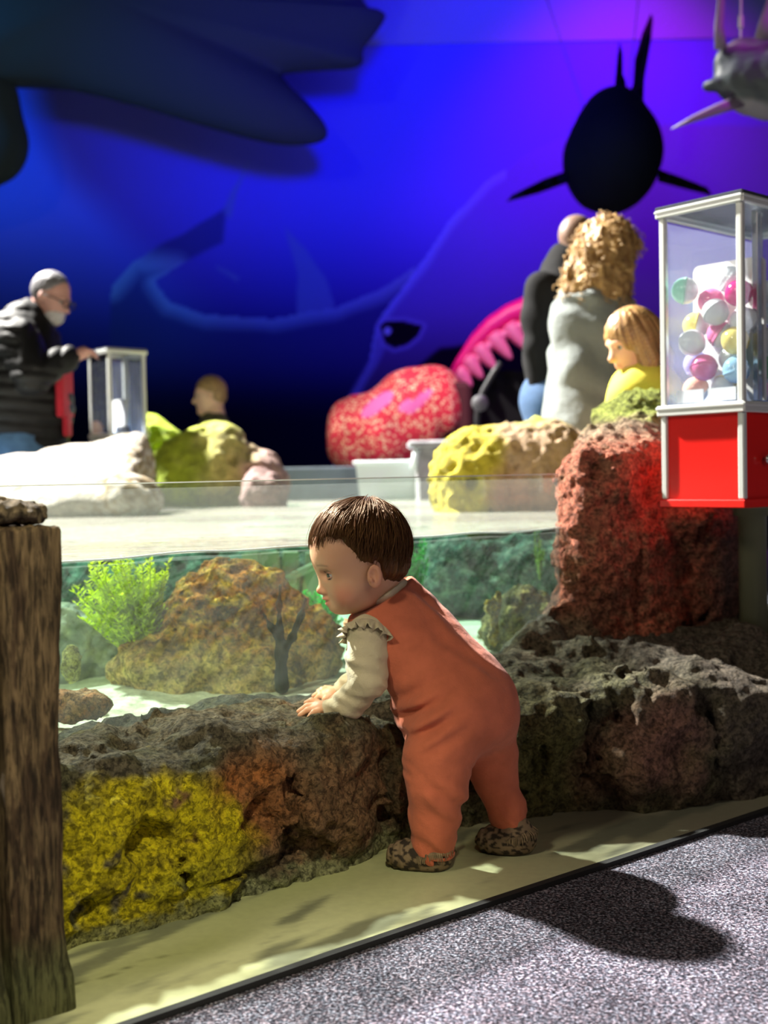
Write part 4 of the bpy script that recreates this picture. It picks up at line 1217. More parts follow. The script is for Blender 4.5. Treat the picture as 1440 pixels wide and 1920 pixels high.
    for i in range(900):
        w = rnd.uniform(-math.pi, math.pi)
        span = rnd.uniform(0.75, 1.0)
        start = rnd.uniform(0.02, 0.45)
        pts = []; n = 9; jit = rnd.uniform(-0.12, 0.12); lift = rnd.uniform(0.0, 0.0045) + (0.004 if rnd.random() < 0.05 else 0)
        for k in range(n):
            f = start + (span - start) * k / (n - 1)
            pol = f * math.radians(118)
            ww = w + jit * f + 0.05 * math.sin(f * 9 + i)
            d = np.array([math.sin(pol) * math.cos(ww), math.sin(pol) * math.sin(ww), math.cos(pol)])
            # tilt so the crown sits behind the top
            d = np.array([d[0] * math.cos(0.25) - d[2] * math.sin(0.25), d[1], d[0] * math.sin(0.25) + d[2] * math.cos(0.25)])
            R = 1 / math.sqrt((d[0] / 0.0965) ** 2 + (d[1] / 0.0815) ** 2 + (d[2] / 0.0915) ** 2)
            q = d * R + np.array([-0.006, 0, 0.006])
            if q[2] < zint(q[0]) + (0.010 if abs(q[1]) > 0.045 and q[0] > 0.03 else 0) - 0.002:
                break
            # push out over the forehead part of the hair
            q = q * (1 + lift / 0.09)
            if q[0] > 0.03:
                q = q + np.array([0.004, 0, 0.001])
            pts.append(h(*q))
        if len(pts) > 2:
            r = rnd.uniform(0.0005, 0.0011)
            lb.tube(pts, [r * 0.5] + [r] * (len(pts) - 2) + [r * 0.25], 4, flat=0.5)
    cl = np.tile(np.array([0.065, 0.030, 0.013]), (len(lb.V), 1)) * np.repeat(np.random.RandomState(2).uniform(0.5, 1.7, (len(lb.V) // 4 + 1, 1)), 4, 0)[:len(lb.V)]
    M_lock = hair_mat('backlit_brown_hair', (0.55, 0.26, 0.08), 0.25)
    for M_ in (M_lock, M_hair):
        pb = M_.node_tree.nodes['Principled BSDF']; pb.inputs['Specular IOR Level'].default_value = 0.9; pb.inputs['Roughness'].default_value = 0.42
        pb.inputs['Specular Tint'].default_value = (1.0, 0.55, 0.22, 1)
    mesh('hair_lock', lb.V, lb.Fc, M_lock, hair, cols=cl)

    # cream shirt: sleeves, a bit of collar
    v = Vol((-0.20, 2.10, 0.22), (0.16, 2.50, 0.72), 0.003)
    v.path([SL, at(688, 1235, 2.222), EL, at(656, 1318, 2.236), at(622, 1332, 2.256)], [0.043, 0.040, 0.036, 0.031, 0.0235], 0.012)
    v.path([SR, ER, at(640, 1297, 2.436)], [0.040, 0.033, 0.024], 0.012)
    v.cap(NB, T[1], 0.050, 0.058, 0.02)
    v.cap(h(-0.026, 0, -0.072), NB, 0.043, 0.049, 0.012)
    # cuffs open onto the hands, collar open onto the neck
    def cutplane(p, nrm, rad):
        sl, g = v.sub(np.array(p) - rad, np.array(p) + rad)
        nn = np.array(nrm, float); nn /= np.linalg.norm(nn)
        d = (g[0] - p[0]) * nn[0] + (g[1] - p[1]) * nn[1] + (g[2] - p[2]) * nn[2]
        rr = np.sqrt((g[0] - p[0]) ** 2 + (g[1] - p[1]) ** 2 + (g[2] - p[2]) ** 2)
        v.F[sl] = np.where(rr < rad, np.maximum(v.F[sl], d), v.F[sl])
    dl = WL - EL; cutplane(at(617, 1331, 2.26), dl, 0.035)
    dr = WR - ER; cutplane(at(638, 1298, 2.436), dr, 0.035)
    cn = at(708, 1112, 2.30)
    cutplane(cn, np.array([-0.50, -0.12, 0.86]), 0.085)

    def w(P):
        d = np.zeros(len(P))
        # gathers across the elbow and forearm
        ax = np.array([-0.35, 0.0, -0.94])
        tt = P @ ax
        fold = np.sin(tt * 230 + 2.5 * pn(P[:, 0] * 22, P[:, 1] * 22, P[:, 2] * 22))
        m = sstep(0.46, 0.42, P[:, 2]) * sstep(0.26, 0.30, P[:, 2])
        d += 0.0022 * fold * m * (0.6 + 0.6 * pn(P[:, 0] * 30, P[:, 1] * 30, P[:, 2] * 30 + 4))
        d += 0.0022 * fbm(P, 28, 2, 0.5, 91.0)
        return -d
    v.warp(w, 0.03)
    V, Q = v.nets(1)
    shirt = mesh('shirt', V, Q, M_shirt, root)
    # gathered frill around the arm hole
    def frill(c, axis, r0, seed, a0, a1, wid=0.020):
        axis = axis / np.linalg.norm(axis)
        x = np.cross(axis, [0, 0, 1.0]); x /= np.linalg.norm(x); y = np.cross(axis, x)
        n = 150; m = 7; VV = []
        for i in range(n + 1):
            th = a0 + (a1 - a0) * i / n
            amp = 0.007 * math.sin(i * 0.62) + 0.004 * math.sin(i * 1.37 + seed)
            for j in range(m):
                f = j / (m - 1)
                rr = r0 + 0.012 * math.sin(f * math.pi * 0.5) + amp * f * f * 1.1
                al = f * wid + 0.004 * f * math.sin(i * 0.62 + 1.5)
                VV.append(c + x * rr * math.cos(th) + y * rr * math.sin(th) + axis * al)
        Fc = [(i * m + j, i * m + j + 1, (i + 1) * m + j + 1, (i + 1) * m + j) for i in range(n) for j in range(m - 1)]
        o = mesh('frill', VV, Fc, M_shirt, shirt)
        sm = o.modifiers.new('thick', 'SOLIDIFY'); sm.thickness = 0.0012
        return o
    axl = (EL - SL) * 0.75 + np.array([-0.020, -0.045, 0.0]); frill(SL - axl * 0.12, axl, 0.040, 1.0, 0, 2 * math.pi, 0.027)
    axr = (ER - SR) * 0.5 + np.array([-0.05, -0.005, 0.0]); frill(at(690, 1200, 2.37), axr, 0.040, 2.0, 0, 2 * math.pi, 0.022)

    # rust romper
    v = Vol((-0.10, 2.04, 0.015), (0.31, 2.46, 0.70), 0.003)
    L = np.array([0.6, 0.8, 0.0])
    for off in (-1, 1):
        v.path([T[0] + L * off * 0.030, T[1] + L * off * 0.036, T[2] + L * off * 0.026, T[3] + L * off * 0.022, T[4] + L * off * 0.026], [0.048, 0.062, 0.073, 0.080, 0.083], 0.03)
    v.path(T, [0.056, 0.076, 0.082, 0.088, 0.088], 0.03)
    # shoulder strap running up over the near shoulder and the chest front
    v.ell(at(700, 1166, 2.275), (0.050, 0.052, 0.034), 0.03)
    v.ell(at(722, 1185, 2.30), (0.058, 0.070, 0.060), 0.03)
    v.cap(at(795, 1325, 2.275), at(820, 1385, 2.225), 0.062, 0.060, 0.04)
    v.path([HL[0], at(820, 1425, 2.165), HL[1], at(814, 1545, 2.152), at(812, 1594, 2.155)], [0.074, 0.062, 0.049, 0.041, 0.0375], 0.028)
    v.path([HR[0], at(918, 1415, 2.262), HR[1], at(950, 1520, 2.255), at(967, 1566, 2.246)], [0.066, 0.052, 0.039, 0.0345, 0.0315], 0.026)
    v.ell(at(905, 1330, 2.235), (0.062, 0.080, 0.070), 0.03)
    # arm holes
    v.ell(SL + np.array([-0.012, -0.032, -0.022]), (0.046, 0.052, 0.052), 0.006, 'cut')
    v.ell(SR + np.array([-0.02, 0.03, -0.02]), (0.046, 0.05, 0.05), 0.006, 'cut')
    # neck hole
    cp = at(706, 1124, 2.30); nn = np.array([-0.46, -0.12, 0.88]); nn /= np.linalg.norm(nn)
    sl, g = v.sub(cp - 0.09, cp + 0.09)
    d_ = (g[0] - cp[0]) * nn[0] + (g[1] - cp[1]) * nn[1] + (g[2] - cp[2]) * nn[2]
    v.F[sl] = np.maximum(v.F[sl], d_).astype(np.float32)

    def w2(P):
        x, y, z = P.T
        d = 0.0028 * fbm(P, 14, 2, 0.5, 101.0)
        legs = sstep(0.25, 0.19, z)
        ph = z * 155 + 2.6 * pn(x * 14, y * 14, z * 9 + 3) + x * 40
        d += legs * (0.0042 * np.sin(ph * 0.62 + x * 60) * sstep(-0.05, 0.5, pn(x * 16, y * 16, z * 12 + 7)) + 0.0012 * np.sin(z * 230 + x * 150 + 2 * pn(x*20, y*20, z*20)) * sstep(0, 0.5, pn(x * 22, y * 22, z * 18)))
        # soft folds running down the back
        ax = (x - 0.02) * 0.70 + (z - 0.5) * 0.70
        side = y * 60 + (x * 0.7 + z * 0.7) * 95
        back = sstep(0.34, 0.40, z)
        d += back * 0.0042 * np.sin(side + 2 * pn(x * 9, y * 9, z * 9)) * sstep(-0.2, 0.5, pn(x * 10, y * 10, z * 10 + 2))
        # creases at the hip fold
        hp = np.exp(-(((x - 0.07) / 0.05) ** 2 + ((z - 0.29) / 0.05) ** 2))
        d += hp * 0.009 * np.sin((x * 0.55 - z * 0.9) * 170 + 1.5)
        return -d
    v.warp(w2, 0.03)
    # open cuffs
    V, Q = v.nets(1)
    romper = mesh('romper', V, Q, M_romper, root)
    # cuff hems
    for c, r in ((at(812, 1599, 2.155), 0.0385), (at(968, 1571, 2.246), 0.0325)):
        pts = [c + np.array([r * math.cos(t), r * math.sin(t), 0.003 * math.sin(2 * t)]) for t in np.linspace(0, 2 * math.pi, 33)]
        b = MB(); b.tube(pts, 0.0035, 6, caps=False); b.build('hem', M_romper, romper, smooth=True)


    # moccasins
    M_shoe = mat('printed_suede', attr=True, rough=0.85, bump=[('noise', 300, 0.0008)])
    def shoe(heel, toe, seed):
        heel = np.array(heel); toe = np.array(toe)
        d = toe - heel; Ln = np.linalg.norm(d); d /= Ln; sd = np.array([-d[1], d[0], 0])
        v = Vol(np.minimum(heel, toe) - 0.05, np.maximum(heel, toe) + np.array([0.05, 0.05, 0.085]), 0.003)
        ax = (d, sd, np.array([0, 0, 1.0]))
        v.ell(heel + d * 0.028 + np.array([0, 0, 0.026]), (0.031, 0.028, 0.027), 0, axes=ax)
        v.ell(heel + d * (Ln - 0.035) + np.array([0, 0, 0.020]), (0.038, 0.031, 0.023), 0.03, axes=ax)
        v.ell(heel + d * Ln * 0.5 + np.array([0, 0, 0.023]), (0.05, 0.028, 0.025), 0.03, axes=ax)
        v.cap(heel + d * 0.032 + np.array([0, 0, 0.02]), heel + d * 0.032 + np.array([0, 0, 0.042]), 0.029, 0.030, 0.015)
        v.warp(lambda P: 0.0015 * np.sin(((P - heel) @ d) * 420) * sstep(Ln * 0.62, Ln * 0.75, (P - heel) @ d) + 0.0012 * fbm(P, 50, 2), 0.03)
        v.F = np.maximum(v.F, (0.004 - v.grid()[..., 2])).astype(np.float32)
        V, Q = v.nets(1)
        n = fbm(V, 55, 2, 0.5, seed); n2 = pn(V[:, 0] * 90, V[:, 1] * 90, V[:, 2] * 160)
        c = mix((0.24, 0.17, 0.10), (0.03, 0.02, 0.012), sstep(0.0, 0.2, n2))
        c = mix((0, 0, 0), (1, 1, 1), np.ones(len(V))) * c
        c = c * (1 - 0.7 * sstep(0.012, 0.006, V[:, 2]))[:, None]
        o = mesh('moccasin', V, Q, M_shoe, root, cols=np.clip(c, 0, 1))
        rnd = random.Random(int(seed)); fb = MB()
        for i in range(74):
            th = 2 * math.pi * i / 74
            base = heel + d * (0.035 + 0.033 * math.cos(th)) + sd * 0.029 * math.sin(th) + np.array([0, 0, 0.044 - 0.008 * math.cos(th)])
            out = d * math.cos(th) * (1.0 if math.cos(th) < 0 else 0.7) + sd * math.sin(th)
            tip = base + out * rnd.uniform(0.008, 0.016) - np.array([0, 0, rnd.uniform(0.014, 0.024)])
            fb.tube([base, (base + tip) / 2 + out * 0.005, tip], [0.0016, 0.0018, 0.0009], 4, flat=0.4)
        fb.build('fringe', mat('fringe_suede', (0.22, 0.16, 0.09), 0.85, var=0.6, vscale=80), o)
        sb = MB(); pts = []
        for i in range(29):
            th = 2 * math.pi * i / 28
            pts.append(heel + d * (Ln * 0.5 + Ln * 0.49 * math.cos(th)) + sd * 0.029 * math.sin(th) + np.array([0, 0, 0.006]))
        sb.tube(pts, 0.003, 5, caps=False)
        sb.build('sole', mat('dark_sole', (0.05, 0.035, 0.025), 0.8), o, smooth=True)
    def gz(u, v_):
        dd = ray(u, v_); return CAM + dd * ((0.004 - CAM_H) / dd[2])
    shoe(gz(843, 1629), gz(729, 1622), 3)
    shoe(gz(999, 1597), gz(899, 1594), 7)
    return root


toddler()
# ------------------------------------------------------------------ capsule machines
M_alu = mat('white_aluminium', (0.66, 0.69, 0.67), 0.35, metal=0.25)
M_chrome = mat('bright_metal', (0.6, 0.62, 0.64), 0.2, metal=0.9)
M_glass = glassy('machine_glass', (0.95, 0.98, 1.0), 0.0, 1.45, 0.065, (0.70, 0.78, 1.0))
M_glass_far = glassy('far_machine_glass', (0.95, 0.98, 1.0), 0.0, 1.45, 0.02, (0.6, 0.68, 1.0))
NIN = -WN


def machine(corner, zb, zm, zt, wid, dep, basemat, label, board, stand, post_r, pw=0.017):
    """corner: nearest bottom corner; wid runs along the pool edge, dep towards the pool"""
    root = empty('capsule_machine', tuple(corner[:2]) + (zb,), label, 'vending machine')
    c0 = np.array([corner[0], corner[1], 0.0]); AX = (WE, NIN, (0, 0, 1))
    def q(a, d, z): return c0 + WE * a + NIN * d + np.array([0, 0, z])
    b = MB(); b.box(q(wid / 2, dep / 2, (zb + zm) / 2 + 0.006), (wid / 2 - 0.008, dep / 2 - 0.008, (zm - zb) / 2 - 0.008), AX)
    base = b.build('base_cabinet', basemat, root)
    b = MB(); b.box(q(wid / 2, dep / 2, zb + 0.009), (wid / 2 + 0.004, dep / 2 + 0.004, 0.010), AX, 0.002)
    b.build('base_tray', basemat, root)
    for a in (pw / 2, wid - pw / 2):
        for d in (pw / 2, dep - pw / 2):
            b = MB(); b.box(q(a, d, (zb + 0.02 + zt - 0.012) / 2), (pw / 2, pw / 2, (zt - zb - 0.032) / 2), AX, 0.003)
            b.build('corner_post', M_alu, root)
    for nm, z, hz, ex in (('middle_rail', zm, 0.013, 0.006), ('top_rail', zt - 0.010, 0.010, 0.004)):
        b = MB()
        for a, d, ha, hd in ((wid / 2, 0, wid / 2 + ex, 0.008), (wid / 2, dep, wid / 2 + ex, 0.008), (0, dep / 2, 0.008, dep / 2 + ex), (wid, dep / 2, 0.008, dep / 2 + ex)):
            b.box(q(a, d, z), (ha, hd, hz), AX, 0.002)
            b.box(q(a, d, z + hz * 0.45), (ha + 0.002, hd + 0.002, hz * 0.25), AX, 0.001)
        b.build(nm, M_alu, root)
    b = MB(); b.box(q(wid / 2, dep / 2, zt + 0.002), (wid / 2 + 0.007, dep / 2 + 0.007, 0.006), AX, 0.003)
    b.build('lid', mat('dark_chrome_lid', (0.10, 0.11, 0.14), 0.25, metal=0.6), root)
    b = MB(); b.box(q(wid / 2, dep / 2, zm + 0.012), (wid / 2 - 0.01, dep / 2 - 0.01, 0.003), AX)
    b.build('capsule_tray', mat('tray_blue', (0.10, 0.22, 0.5), 0.5), root)
    for a, d, al in ((0.004, dep / 2, 0), (wid - 0.004, dep / 2, 0), (wid / 2, 0.004, 1), (wid / 2, dep - 0.004, 1)):
        b = MB(); ux = NIN if not al else WE; hw = (dep if not al else wid) / 2 - 0.012
        cz0, cz1 = zm + 0.012, zt - 0.018
        cc = q(a, d, 0)
        b.add([cc - ux * hw + np.array([0, 0, cz0]), cc + ux * hw + np.array([0, 0, cz0]), cc + ux * hw + np.array([0, 0, cz1]), cc - ux * hw + np.array([0, 0, cz1])], [(0, 1, 2, 3)])
        b.build('glass_panel', M_glass if board[0] > 0.12 else M_glass_far, root)
    if board:
        a, d0, d1, zt_ = board
        b = MB(); n = 8; r = 0.018; poly = [(d0, zm + 0.02), (d1, zm + 0.02)]
        for cx_, cy_, t0 in ((d1 - r, zt_ - r, 0), (d0 + r, zt_ - r, 90)):
            poly += [(cx_ + r * math.cos(math.radians(t0 + 90 * i / n)), cy_ + r * math.sin(math.radians(t0 + 90 * i / n))) for i in range(n + 1)]
        b.prism(poly, q(a, 0, 0), NIN, (0, 0, 1), WE, 0.006)
        b.build('display_board', mat('white_board', (0.86, 0.84, 0.80), 0.5), root)
    b = MB(); ctr = q(wid / 2, dep / 2, 0)
    b.lathe([(post_r, stand), (post_r, zb - 0.03), (post_r + 0.012, zb - 0.028), (post_r + 0.012, zb - 0.012), (post_r + 0.03, zb - 0.01), (post_r + 0.03, zb)], (ctr[0], ctr[1], 0), 28)
    b.build('stand_post', mat('green_grey_post', (0.16, 0.17, 0.10), 0.45), root, smooth=True)
    b = MB(); b.lathe([(0.13, 0.0), (0.13, 0.012), (0.05, 0.03), (post_r, 0.04)], (ctr[0], ctr[1], stand), 32)
    b.build('stand_foot', mat('green_grey_post', (0.16, 0.17, 0.10), 0.45), root, smooth=True)
    # coin side details
    b = MB(); cc = q(0.10, -0.004, zb + 0.115)
    b.lathe([(0.012, 0), (0.012, 0.006), (0.007, 0.009), (0.007, 0.004)], cc, 20, (WE, (0, 0, 1), WN))
    b.build('lock', M_chrome, root, smooth=True)
    return root, q


M_red = mat('glossy_red_paint', (0.72, 0.012, 0.008), 0.22, spec=0.6)
MZB, MZM, MZT = 0.655, 0.898, 1.405
mc = at(1393, 700, 2.75)
root_m, Qm = machine(mc, MZB, MZM, MZT, 0.46, 0.236, M_red, 'red and white glass capsule vending machine full of toy capsules at the right edge', (0.135, 0.02, 0.222, 1.275), 0.0, 0.036)
# chrome inner column and white price slips inside
b = MB(); b.box(Qm(0.115, 0.03, 1.15), (0.010, 0.008, 0.235), (WE, NIN, (0, 0, 1)), 0.002); b.box(Qm(0.14, 0.035, 1.15), (0.006, 0.006, 0.235), (WE, NIN, (0, 0, 1)), 0.002)
b.build('inner_rail', M_chrome, root_m)
for d in (0.065, 0.155):
    b = MB(); b.box(Qm(0.012, d, MZM + 0.034), (0.0015, 0.038, 0.016), (WE, NIN, (0, 0, 1)))
    b.build('price_slip', mat('slip_white', (0.82, 0.84, 0.86), 0.6), root_m)

# toy capsules: two shells each
CAPC = {'pink': (0.90, 0.22, 0.48), 'hot pink': (0.85, 0.02, 0.28), 'pale blue': (0.35, 0.62, 0.80), 'lavender': (0.50, 0.48, 0.85), 'yellow': (0.90, 0.78, 0.22), 'mint green': (0.45, 0.82, 0.66), 'green': (0.10, 0.62, 0.22), 'peach': (0.92, 0.58, 0.42), 'clear': (0.88, 0.93, 0.95), 'gold yellow': (0.80, 0.60, 0.02)}


def plastic(name, c, t=0.35):
    m = bpy.data.materials.new(name); m.use_nodes = True
    nt = m.node_tree; N = nt.nodes; L = nt.links; b = N['Principled BSDF']
    b.inputs['Base Color'].default_value = (*c, 1); b.inputs['Roughness'].default_value = 0.12
    b.inputs['Specular IOR Level'].default_value = 0.7
    tr = N.new('ShaderNodeBsdfTranslucent'); tr.inputs[0].default_value = (*c, 1)
    mx = N.new('ShaderNodeMixShader'); mx.inputs[0].default_value = t
    L.new(b.outputs[0], mx.inputs[1]); L.new(tr.outputs[0], mx.inputs[2]); L.new(mx.outputs[0], N['Material Output'].inputs['Surface'])
    return m


CR = 0.0335
def shell_me(name, up, m):
    prof = []
    if up:
        prof = [(CR + 0.0012, -0.001), (CR + 0.0012, 0.002)] + [(CR * math.cos(t), CR * math.sin(t)) for t in np.linspace(0.08, math.pi / 2 - 0.02, 9)]
    else:
        prof = [(CR * math.cos(t), CR * math.sin(t)) for t in np.linspace(-math.pi / 2 + 0.02, 0, 9)]
    b = MB(); b.lathe(prof, (0, 0, 0), 26)
    me = bpy.data.meshes.new(name); me.from_pydata(b.V, [], b.Fc); me.materials.append(m)
    for p_ in me.polygons: p_.use_smooth = True
    return me
cap_mats = {k: plastic('capsule_' + k.replace(' ', '_'), c, 0.25) for k, c in CAPC.items()}
up_me = {k: shell_me('upper_shell', True, m) for k, m in cap_mats.items()}
lo_me = {k: shell_me('lower_shell', False, m) for k, m in cap_mats.items()}
proto = {}
def capsule(c, up, lo, rot, label, group):
    o = empty('toy_capsule', tuple(c), label, 'toy capsule', group)
    o.rotation_euler = rot
    for nm, me in (('upper_shell', up_me[up]), ('lower_shell', lo_me[lo])):
        p_ = bpy.data.objects.new(nm, me); COL.objects.link(p_); p_.parent = o
    return o


def pack():
    rnd = random.Random(11); pts = []
    z0 = MZM + 0.018; r = CR + 0.0022
    order = []
    layers = ['bottom', 'second', 'third', 'fourth', 'fifth', 'top']
    for i in range(7000):
        a = rnd.uniform(0.010 + r, 0.129 - r) if rnd.random() < 0.62 else rnd.uniform(0.142 + r, 0.27 - r); d = rnd.uniform(0.010 + r, 0.226 - r)
        z = z0 + r
        for (pa, pd, pz) in pts:
            dd = (pa - a) ** 2 + (pd - d) ** 2
            if dd < (2 * r) ** 2:
                z = max(z, pz + math.sqrt((2 * r) ** 2 - dd))
        top = 1.235 - 0.3 * max(0, d - 0.10)
        if z > top: continue
        best = (z, a, d)
        # let it roll to the lowest nearby spot
        for k in range(60):
            a2 = a + rnd.uniform(-0.03, 0.03); a2 = min(max(a2, 0.010 + r), 0.129 - r) if a < 0.135 else min(max(a2, 0.142 + r), 0.27 - r); d2 = min(max(d + rnd.uniform(-0.03, 0.03), 0.010 + r), 0.226 - r)
            z2 = z0 + r
            for (pa, pd, pz) in pts:
                dd = (pa - a2) ** 2 + (pd - d2) ** 2
                if dd < (2 * r) ** 2:
                    z2 = max(z2, pz + math.sqrt((2 * r) ** 2 - dd))
            if z2 < best[0]:
                best = (z2, a2, d2); a, d = a2, d2
        pts.append((best[1], best[2], best[0]))
        if len(pts) >= 80: break
    names = ['pink', 'pale blue', 'lavender', 'yellow', 'mint green', 'peach', 'clear', 'hot pink', 'gold yellow', 'green']
    side = lambda a, d: ('at the left glass' if a < 0.07 else 'at the front glass' if d < 0.07 else 'behind others' if a < 0.135 else 'behind the white board')
    seen = {}
    for i, (a, d, z) in enumerate(pts):
        lay = layers[min(int((z - z0) / 0.052), 5)]
        front = a >= 0.05 and d < 0.09
        if front: up = rnd.choice(['hot pink', 'gold yellow', 'green', 'clear', 'clear', 'pale blue'])
        else: up = rnd.choice(['pink', 'pale blue', 'lavender', 'yellow', 'mint green', 'peach', 'pale blue', 'pink', 'clear', 'mint green'])
        lo = rnd.choice(['clear', 'clear', up])
        wh = 'near post' if d < 0.08 else 'far post' if d > 0.15 else 'mid pane'
        lab = f'{up} and {lo} capsule, {lay} layer, {side(a, d)}, {wh}' if lo != up else f'all {up} capsule, {lay} layer, {side(a, d)}, {wh}'
        seen[lab] = seen.get(lab, 0) + 1
        if seen[lab] > 1: lab = lab.replace(' capsule', ' tilted capsule' if seen[lab] == 2 else ' upturned capsule')
        capsule(Qm(a, d, z), up, lo, (rnd.uniform(-1.2, 1.2), rnd.uniform(-1.2, 1.2), rnd.uniform(0, 6)), lab, 'toy capsules in the red machine')


pack()

mc2 = at(206, 800, 5.85)
root_f, Qf = machine(mc2, 0.66, 0.98, 1.42, 0.215, 0.22, mat('pale_green_panel', (0.30, 0.42, 0.30), 0.4), 'nearly empty glass capsule machine under the hand of the man in black', (0.11, 0.03, 0.17, 1.17), 0.0, 0.03, 0.019)
b = MB(); b.box(Qf(0.10, 0.05, 1.01), (0.03, 0.03, 0.02), (WE, NIN, (0, 0, 1)), 0.01)
b.build('coin_chute', M_black, root_f)

# ------------------------------------------------------------------ plants and corals in the tank
def fern(name, base, H, spread, n, color, label, seed, lean=(0, 0), cat='water plant', leaf=0.02):
    root = empty(name, tuple(base), label, cat)
    rnd = random.Random(seed); st = MB(); lf = MB()
    base = np.array(base, float)
    for i in range(n):
        w = rnd.uniform(0, 2 * math.pi); rr = spread * math.sqrt(rnd.random())
        tip = base + np.array([rr * math.cos(w) + lean[0] * H, rr * math.sin(w) * 0.7 + lean[1] * H, H * rnd.uniform(0.45, 1.0)])
        mid = base + (tip - base) * 0.5 + np.array([rnd.uniform(-.02, .02), rnd.uniform(-.02, .02), 0.02])
        pts = [base * (1 - t) ** 2 + 2 * mid * t * (1 - t) + tip * t * t for t in np.linspace(0, 1, 8)]
        st.tube(pts, [0.0022] * 4 + [0.0014] * 4, 5)
        for k in range(26):
            t = 0.15 + 0.85 * k / 26; x = t * 7; j = min(int(x), 6); p0 = pts[j] + (pts[j + 1] - pts[j]) * (x - j)
            for m in range(3):
                ph = rnd.uniform(0, 2 * math.pi); ln = leaf * rnd.uniform(0.6, 1.25) * (1.1 - 0.5 * t)
                d = np.array([math.cos(ph), math.sin(ph) * 0.9, rnd.uniform(0.2, 0.9)]); d /= np.linalg.norm(d)
                s = np.cross(d, [0, 0, 1.0]); s = s / (np.linalg.norm(s) + 1e-9) * leaf * 0.12
                q = p0 + d * ln
                lf.add([p0, p0 + d * ln * 0.5 + s, q, p0 + d * ln * 0.5 - s], [(0, 1, 2, 3)])
    st.build('stem', mat('stem_green', tuple(c * 0.6 for c in color), 0.6), root, smooth=True)
    lm = plastic('leaf_green', color, 0.45); lm.node_tree.nodes['Principled BSDF'].inputs['Roughness'].default_value = 0.7; lm.node_tree.nodes['Principled BSDF'].inputs['Specular IOR Level'].default_value = 0.1
    lf.build('foliage', lm, root)
    return root


g0 = at(262, 1290, 2.78); fern('yellow_fern_weed', (g0[0] + 0.02, g0[1], 0.28), 0.29, 0.12, 110, (0.80, 0.92, 0.012), 'bright yellow green feathery weed left of the orange mound in the tank', 3, (-0.20, 0), leaf=0.030)
g0 = at(612, 1240, 3.1); fern('green_weed', (g0[0], g0[1], 0.28), 0.17, 0.08, 40, (0.06, 0.72, 0.10), 'bright green weed just behind the child\'s chin and arm', 4, (0, 0))
g0 = at(775, 1120, 3.3); fern('green_weed', (g0[0] - 0.01, g0[1], 0.33), 0.26, 0.07, 40, (0.08, 0.65, 0.10), 'bright green weed behind the back of the child\'s head', 5, (-0.05, 0))
g0 = at(1012, 1090, 3.5); fern('pond_weed', (g0[0], g0[1], 0.42), 0.17, 0.018, 7, (0.34, 0.55, 0.08), 'thin olive strand of weed just under the waterline by the red pillar', 6, (0, 0), leaf=0.012)
g0 = at(925, 1165, 3.05)
V, Q = rockmesh([((g0[0] + 0.002, g0[1], 0.36), (0.012, 0.012, 0.05)), ((g0[0] - 0.012, g0[1], 0.395), (0.012, 0.01, 0.02)), ((g0[0] + 0.012, g0[1], 0.41), (0.009, 0.01, 0.03)), ((g0[0], g0[1], 0.31), (0.014, 0.014, 0.03))], 0.0035, (0.005, 0.004), (40, 90), 0.004, (), 0.012, 6.0)
setp(mesh('yellow_coral', V, Q, M_rock, cols=mix((0.70, 0.52, 0.06), (0.75, 0.66, 0.35), fbm(V, 60, 2) + 0.3)), 'small knobbly yellow coral standing behind the child\'s shoulder', 'coral')

# dark forked driftwood in front of the mound
b0 = at(528, 1262, 2.62)
v = Vol((b0[0] - 0.12, b0[1] - 0.06, 0.22), (b0[0] + 0.12, b0[1] + 0.06, 0.56), 0.0035)
def dp(u, vv, dy=0.0): return at(u, vv, b0[1] + dy)
v.path([np.array([b0[0], b0[1], 0.27]), dp(527, 1225), dp(524, 1180), dp(523, 1135), dp(525, 1098)], [0.017, 0.012, 0.008, 0.0055, 0.003], 0.012)
v.path([dp(527, 1228), dp(548, 1195, -0.01), dp(564, 1155, -0.015), dp(574, 1122, -0.02)], [0.011, 0.008, 0.0065, 0.003], 0.012)
v.path([dp(526, 1205), dp(508, 1175, -0.02), dp(494, 1150, -0.03)], [0.008, 0.006, 0.003], 0.012)
v.warp(lambda P: 0.0022 * fbm(P, 55, 2, 0.5, 8.0), 0.02)
V, Q = v.nets(1)
mesh_d = mesh('forked_driftwood', V, Q, mat('dark_driftwood', (0.018, 0.020, 0.012), 0.9, spec=0.1, var=0.3, vscale=60))
setp(mesh_d, 'dark forked driftwood branch standing before the orange mound', 'driftwood')

# sunken timber frame behind the mound
root_t = empty('sunken_timber_frame', tuple(at(540, 1100, 3.55)), 'pale green sunken wooden planks behind the mound near the child\'s face', 'wooden frame')
M_sunk = mat('sunken_wood', (0.33, 0.42, 0.24), 0.8, var=0.35, vscale=14, stretch=(1, 1, 0.3))
for (u0, v0, u1, v1, hw) in ((478, 1120, 470, 1036, 0.028), (512, 1128, 505, 1034, 0.03), (545, 1140, 545, 1034, 0.026), (500, 1100, 620, 1046, 0.012), (470, 1075, 560, 1090, 0.012), (580, 1150, 590, 1036, 0.028)):
    A_, B_ = at(u0, v0, 3.6), at(u1, v1, 3.6)
    B_[2] = min(B_[2], ZW - 0.03); 
    d = B_ - A_; L_ = np.linalg.norm(d); d /= L_; s_ = np.cross(d, [0, 1, 0]); s_ /= np.linalg.norm(s_)
    b = MB(); b.box((A_ + B_) / 2 + (np.array([0, -0.03, 0]) if hw < 0.02 else 0), (L_ / 2, hw, 0.012), (d, s_, (0, 1, 0)), 0.004); b.build('plank', M_sunk, root_t)
q = at(187, 1318, 2.40)
b = MB(); b.lathe([(0.0006, -0.012), (0.004, -0.006), (0.0052, 0.0), (0.004, 0.007), (0.001, 0.013)], q, 14)
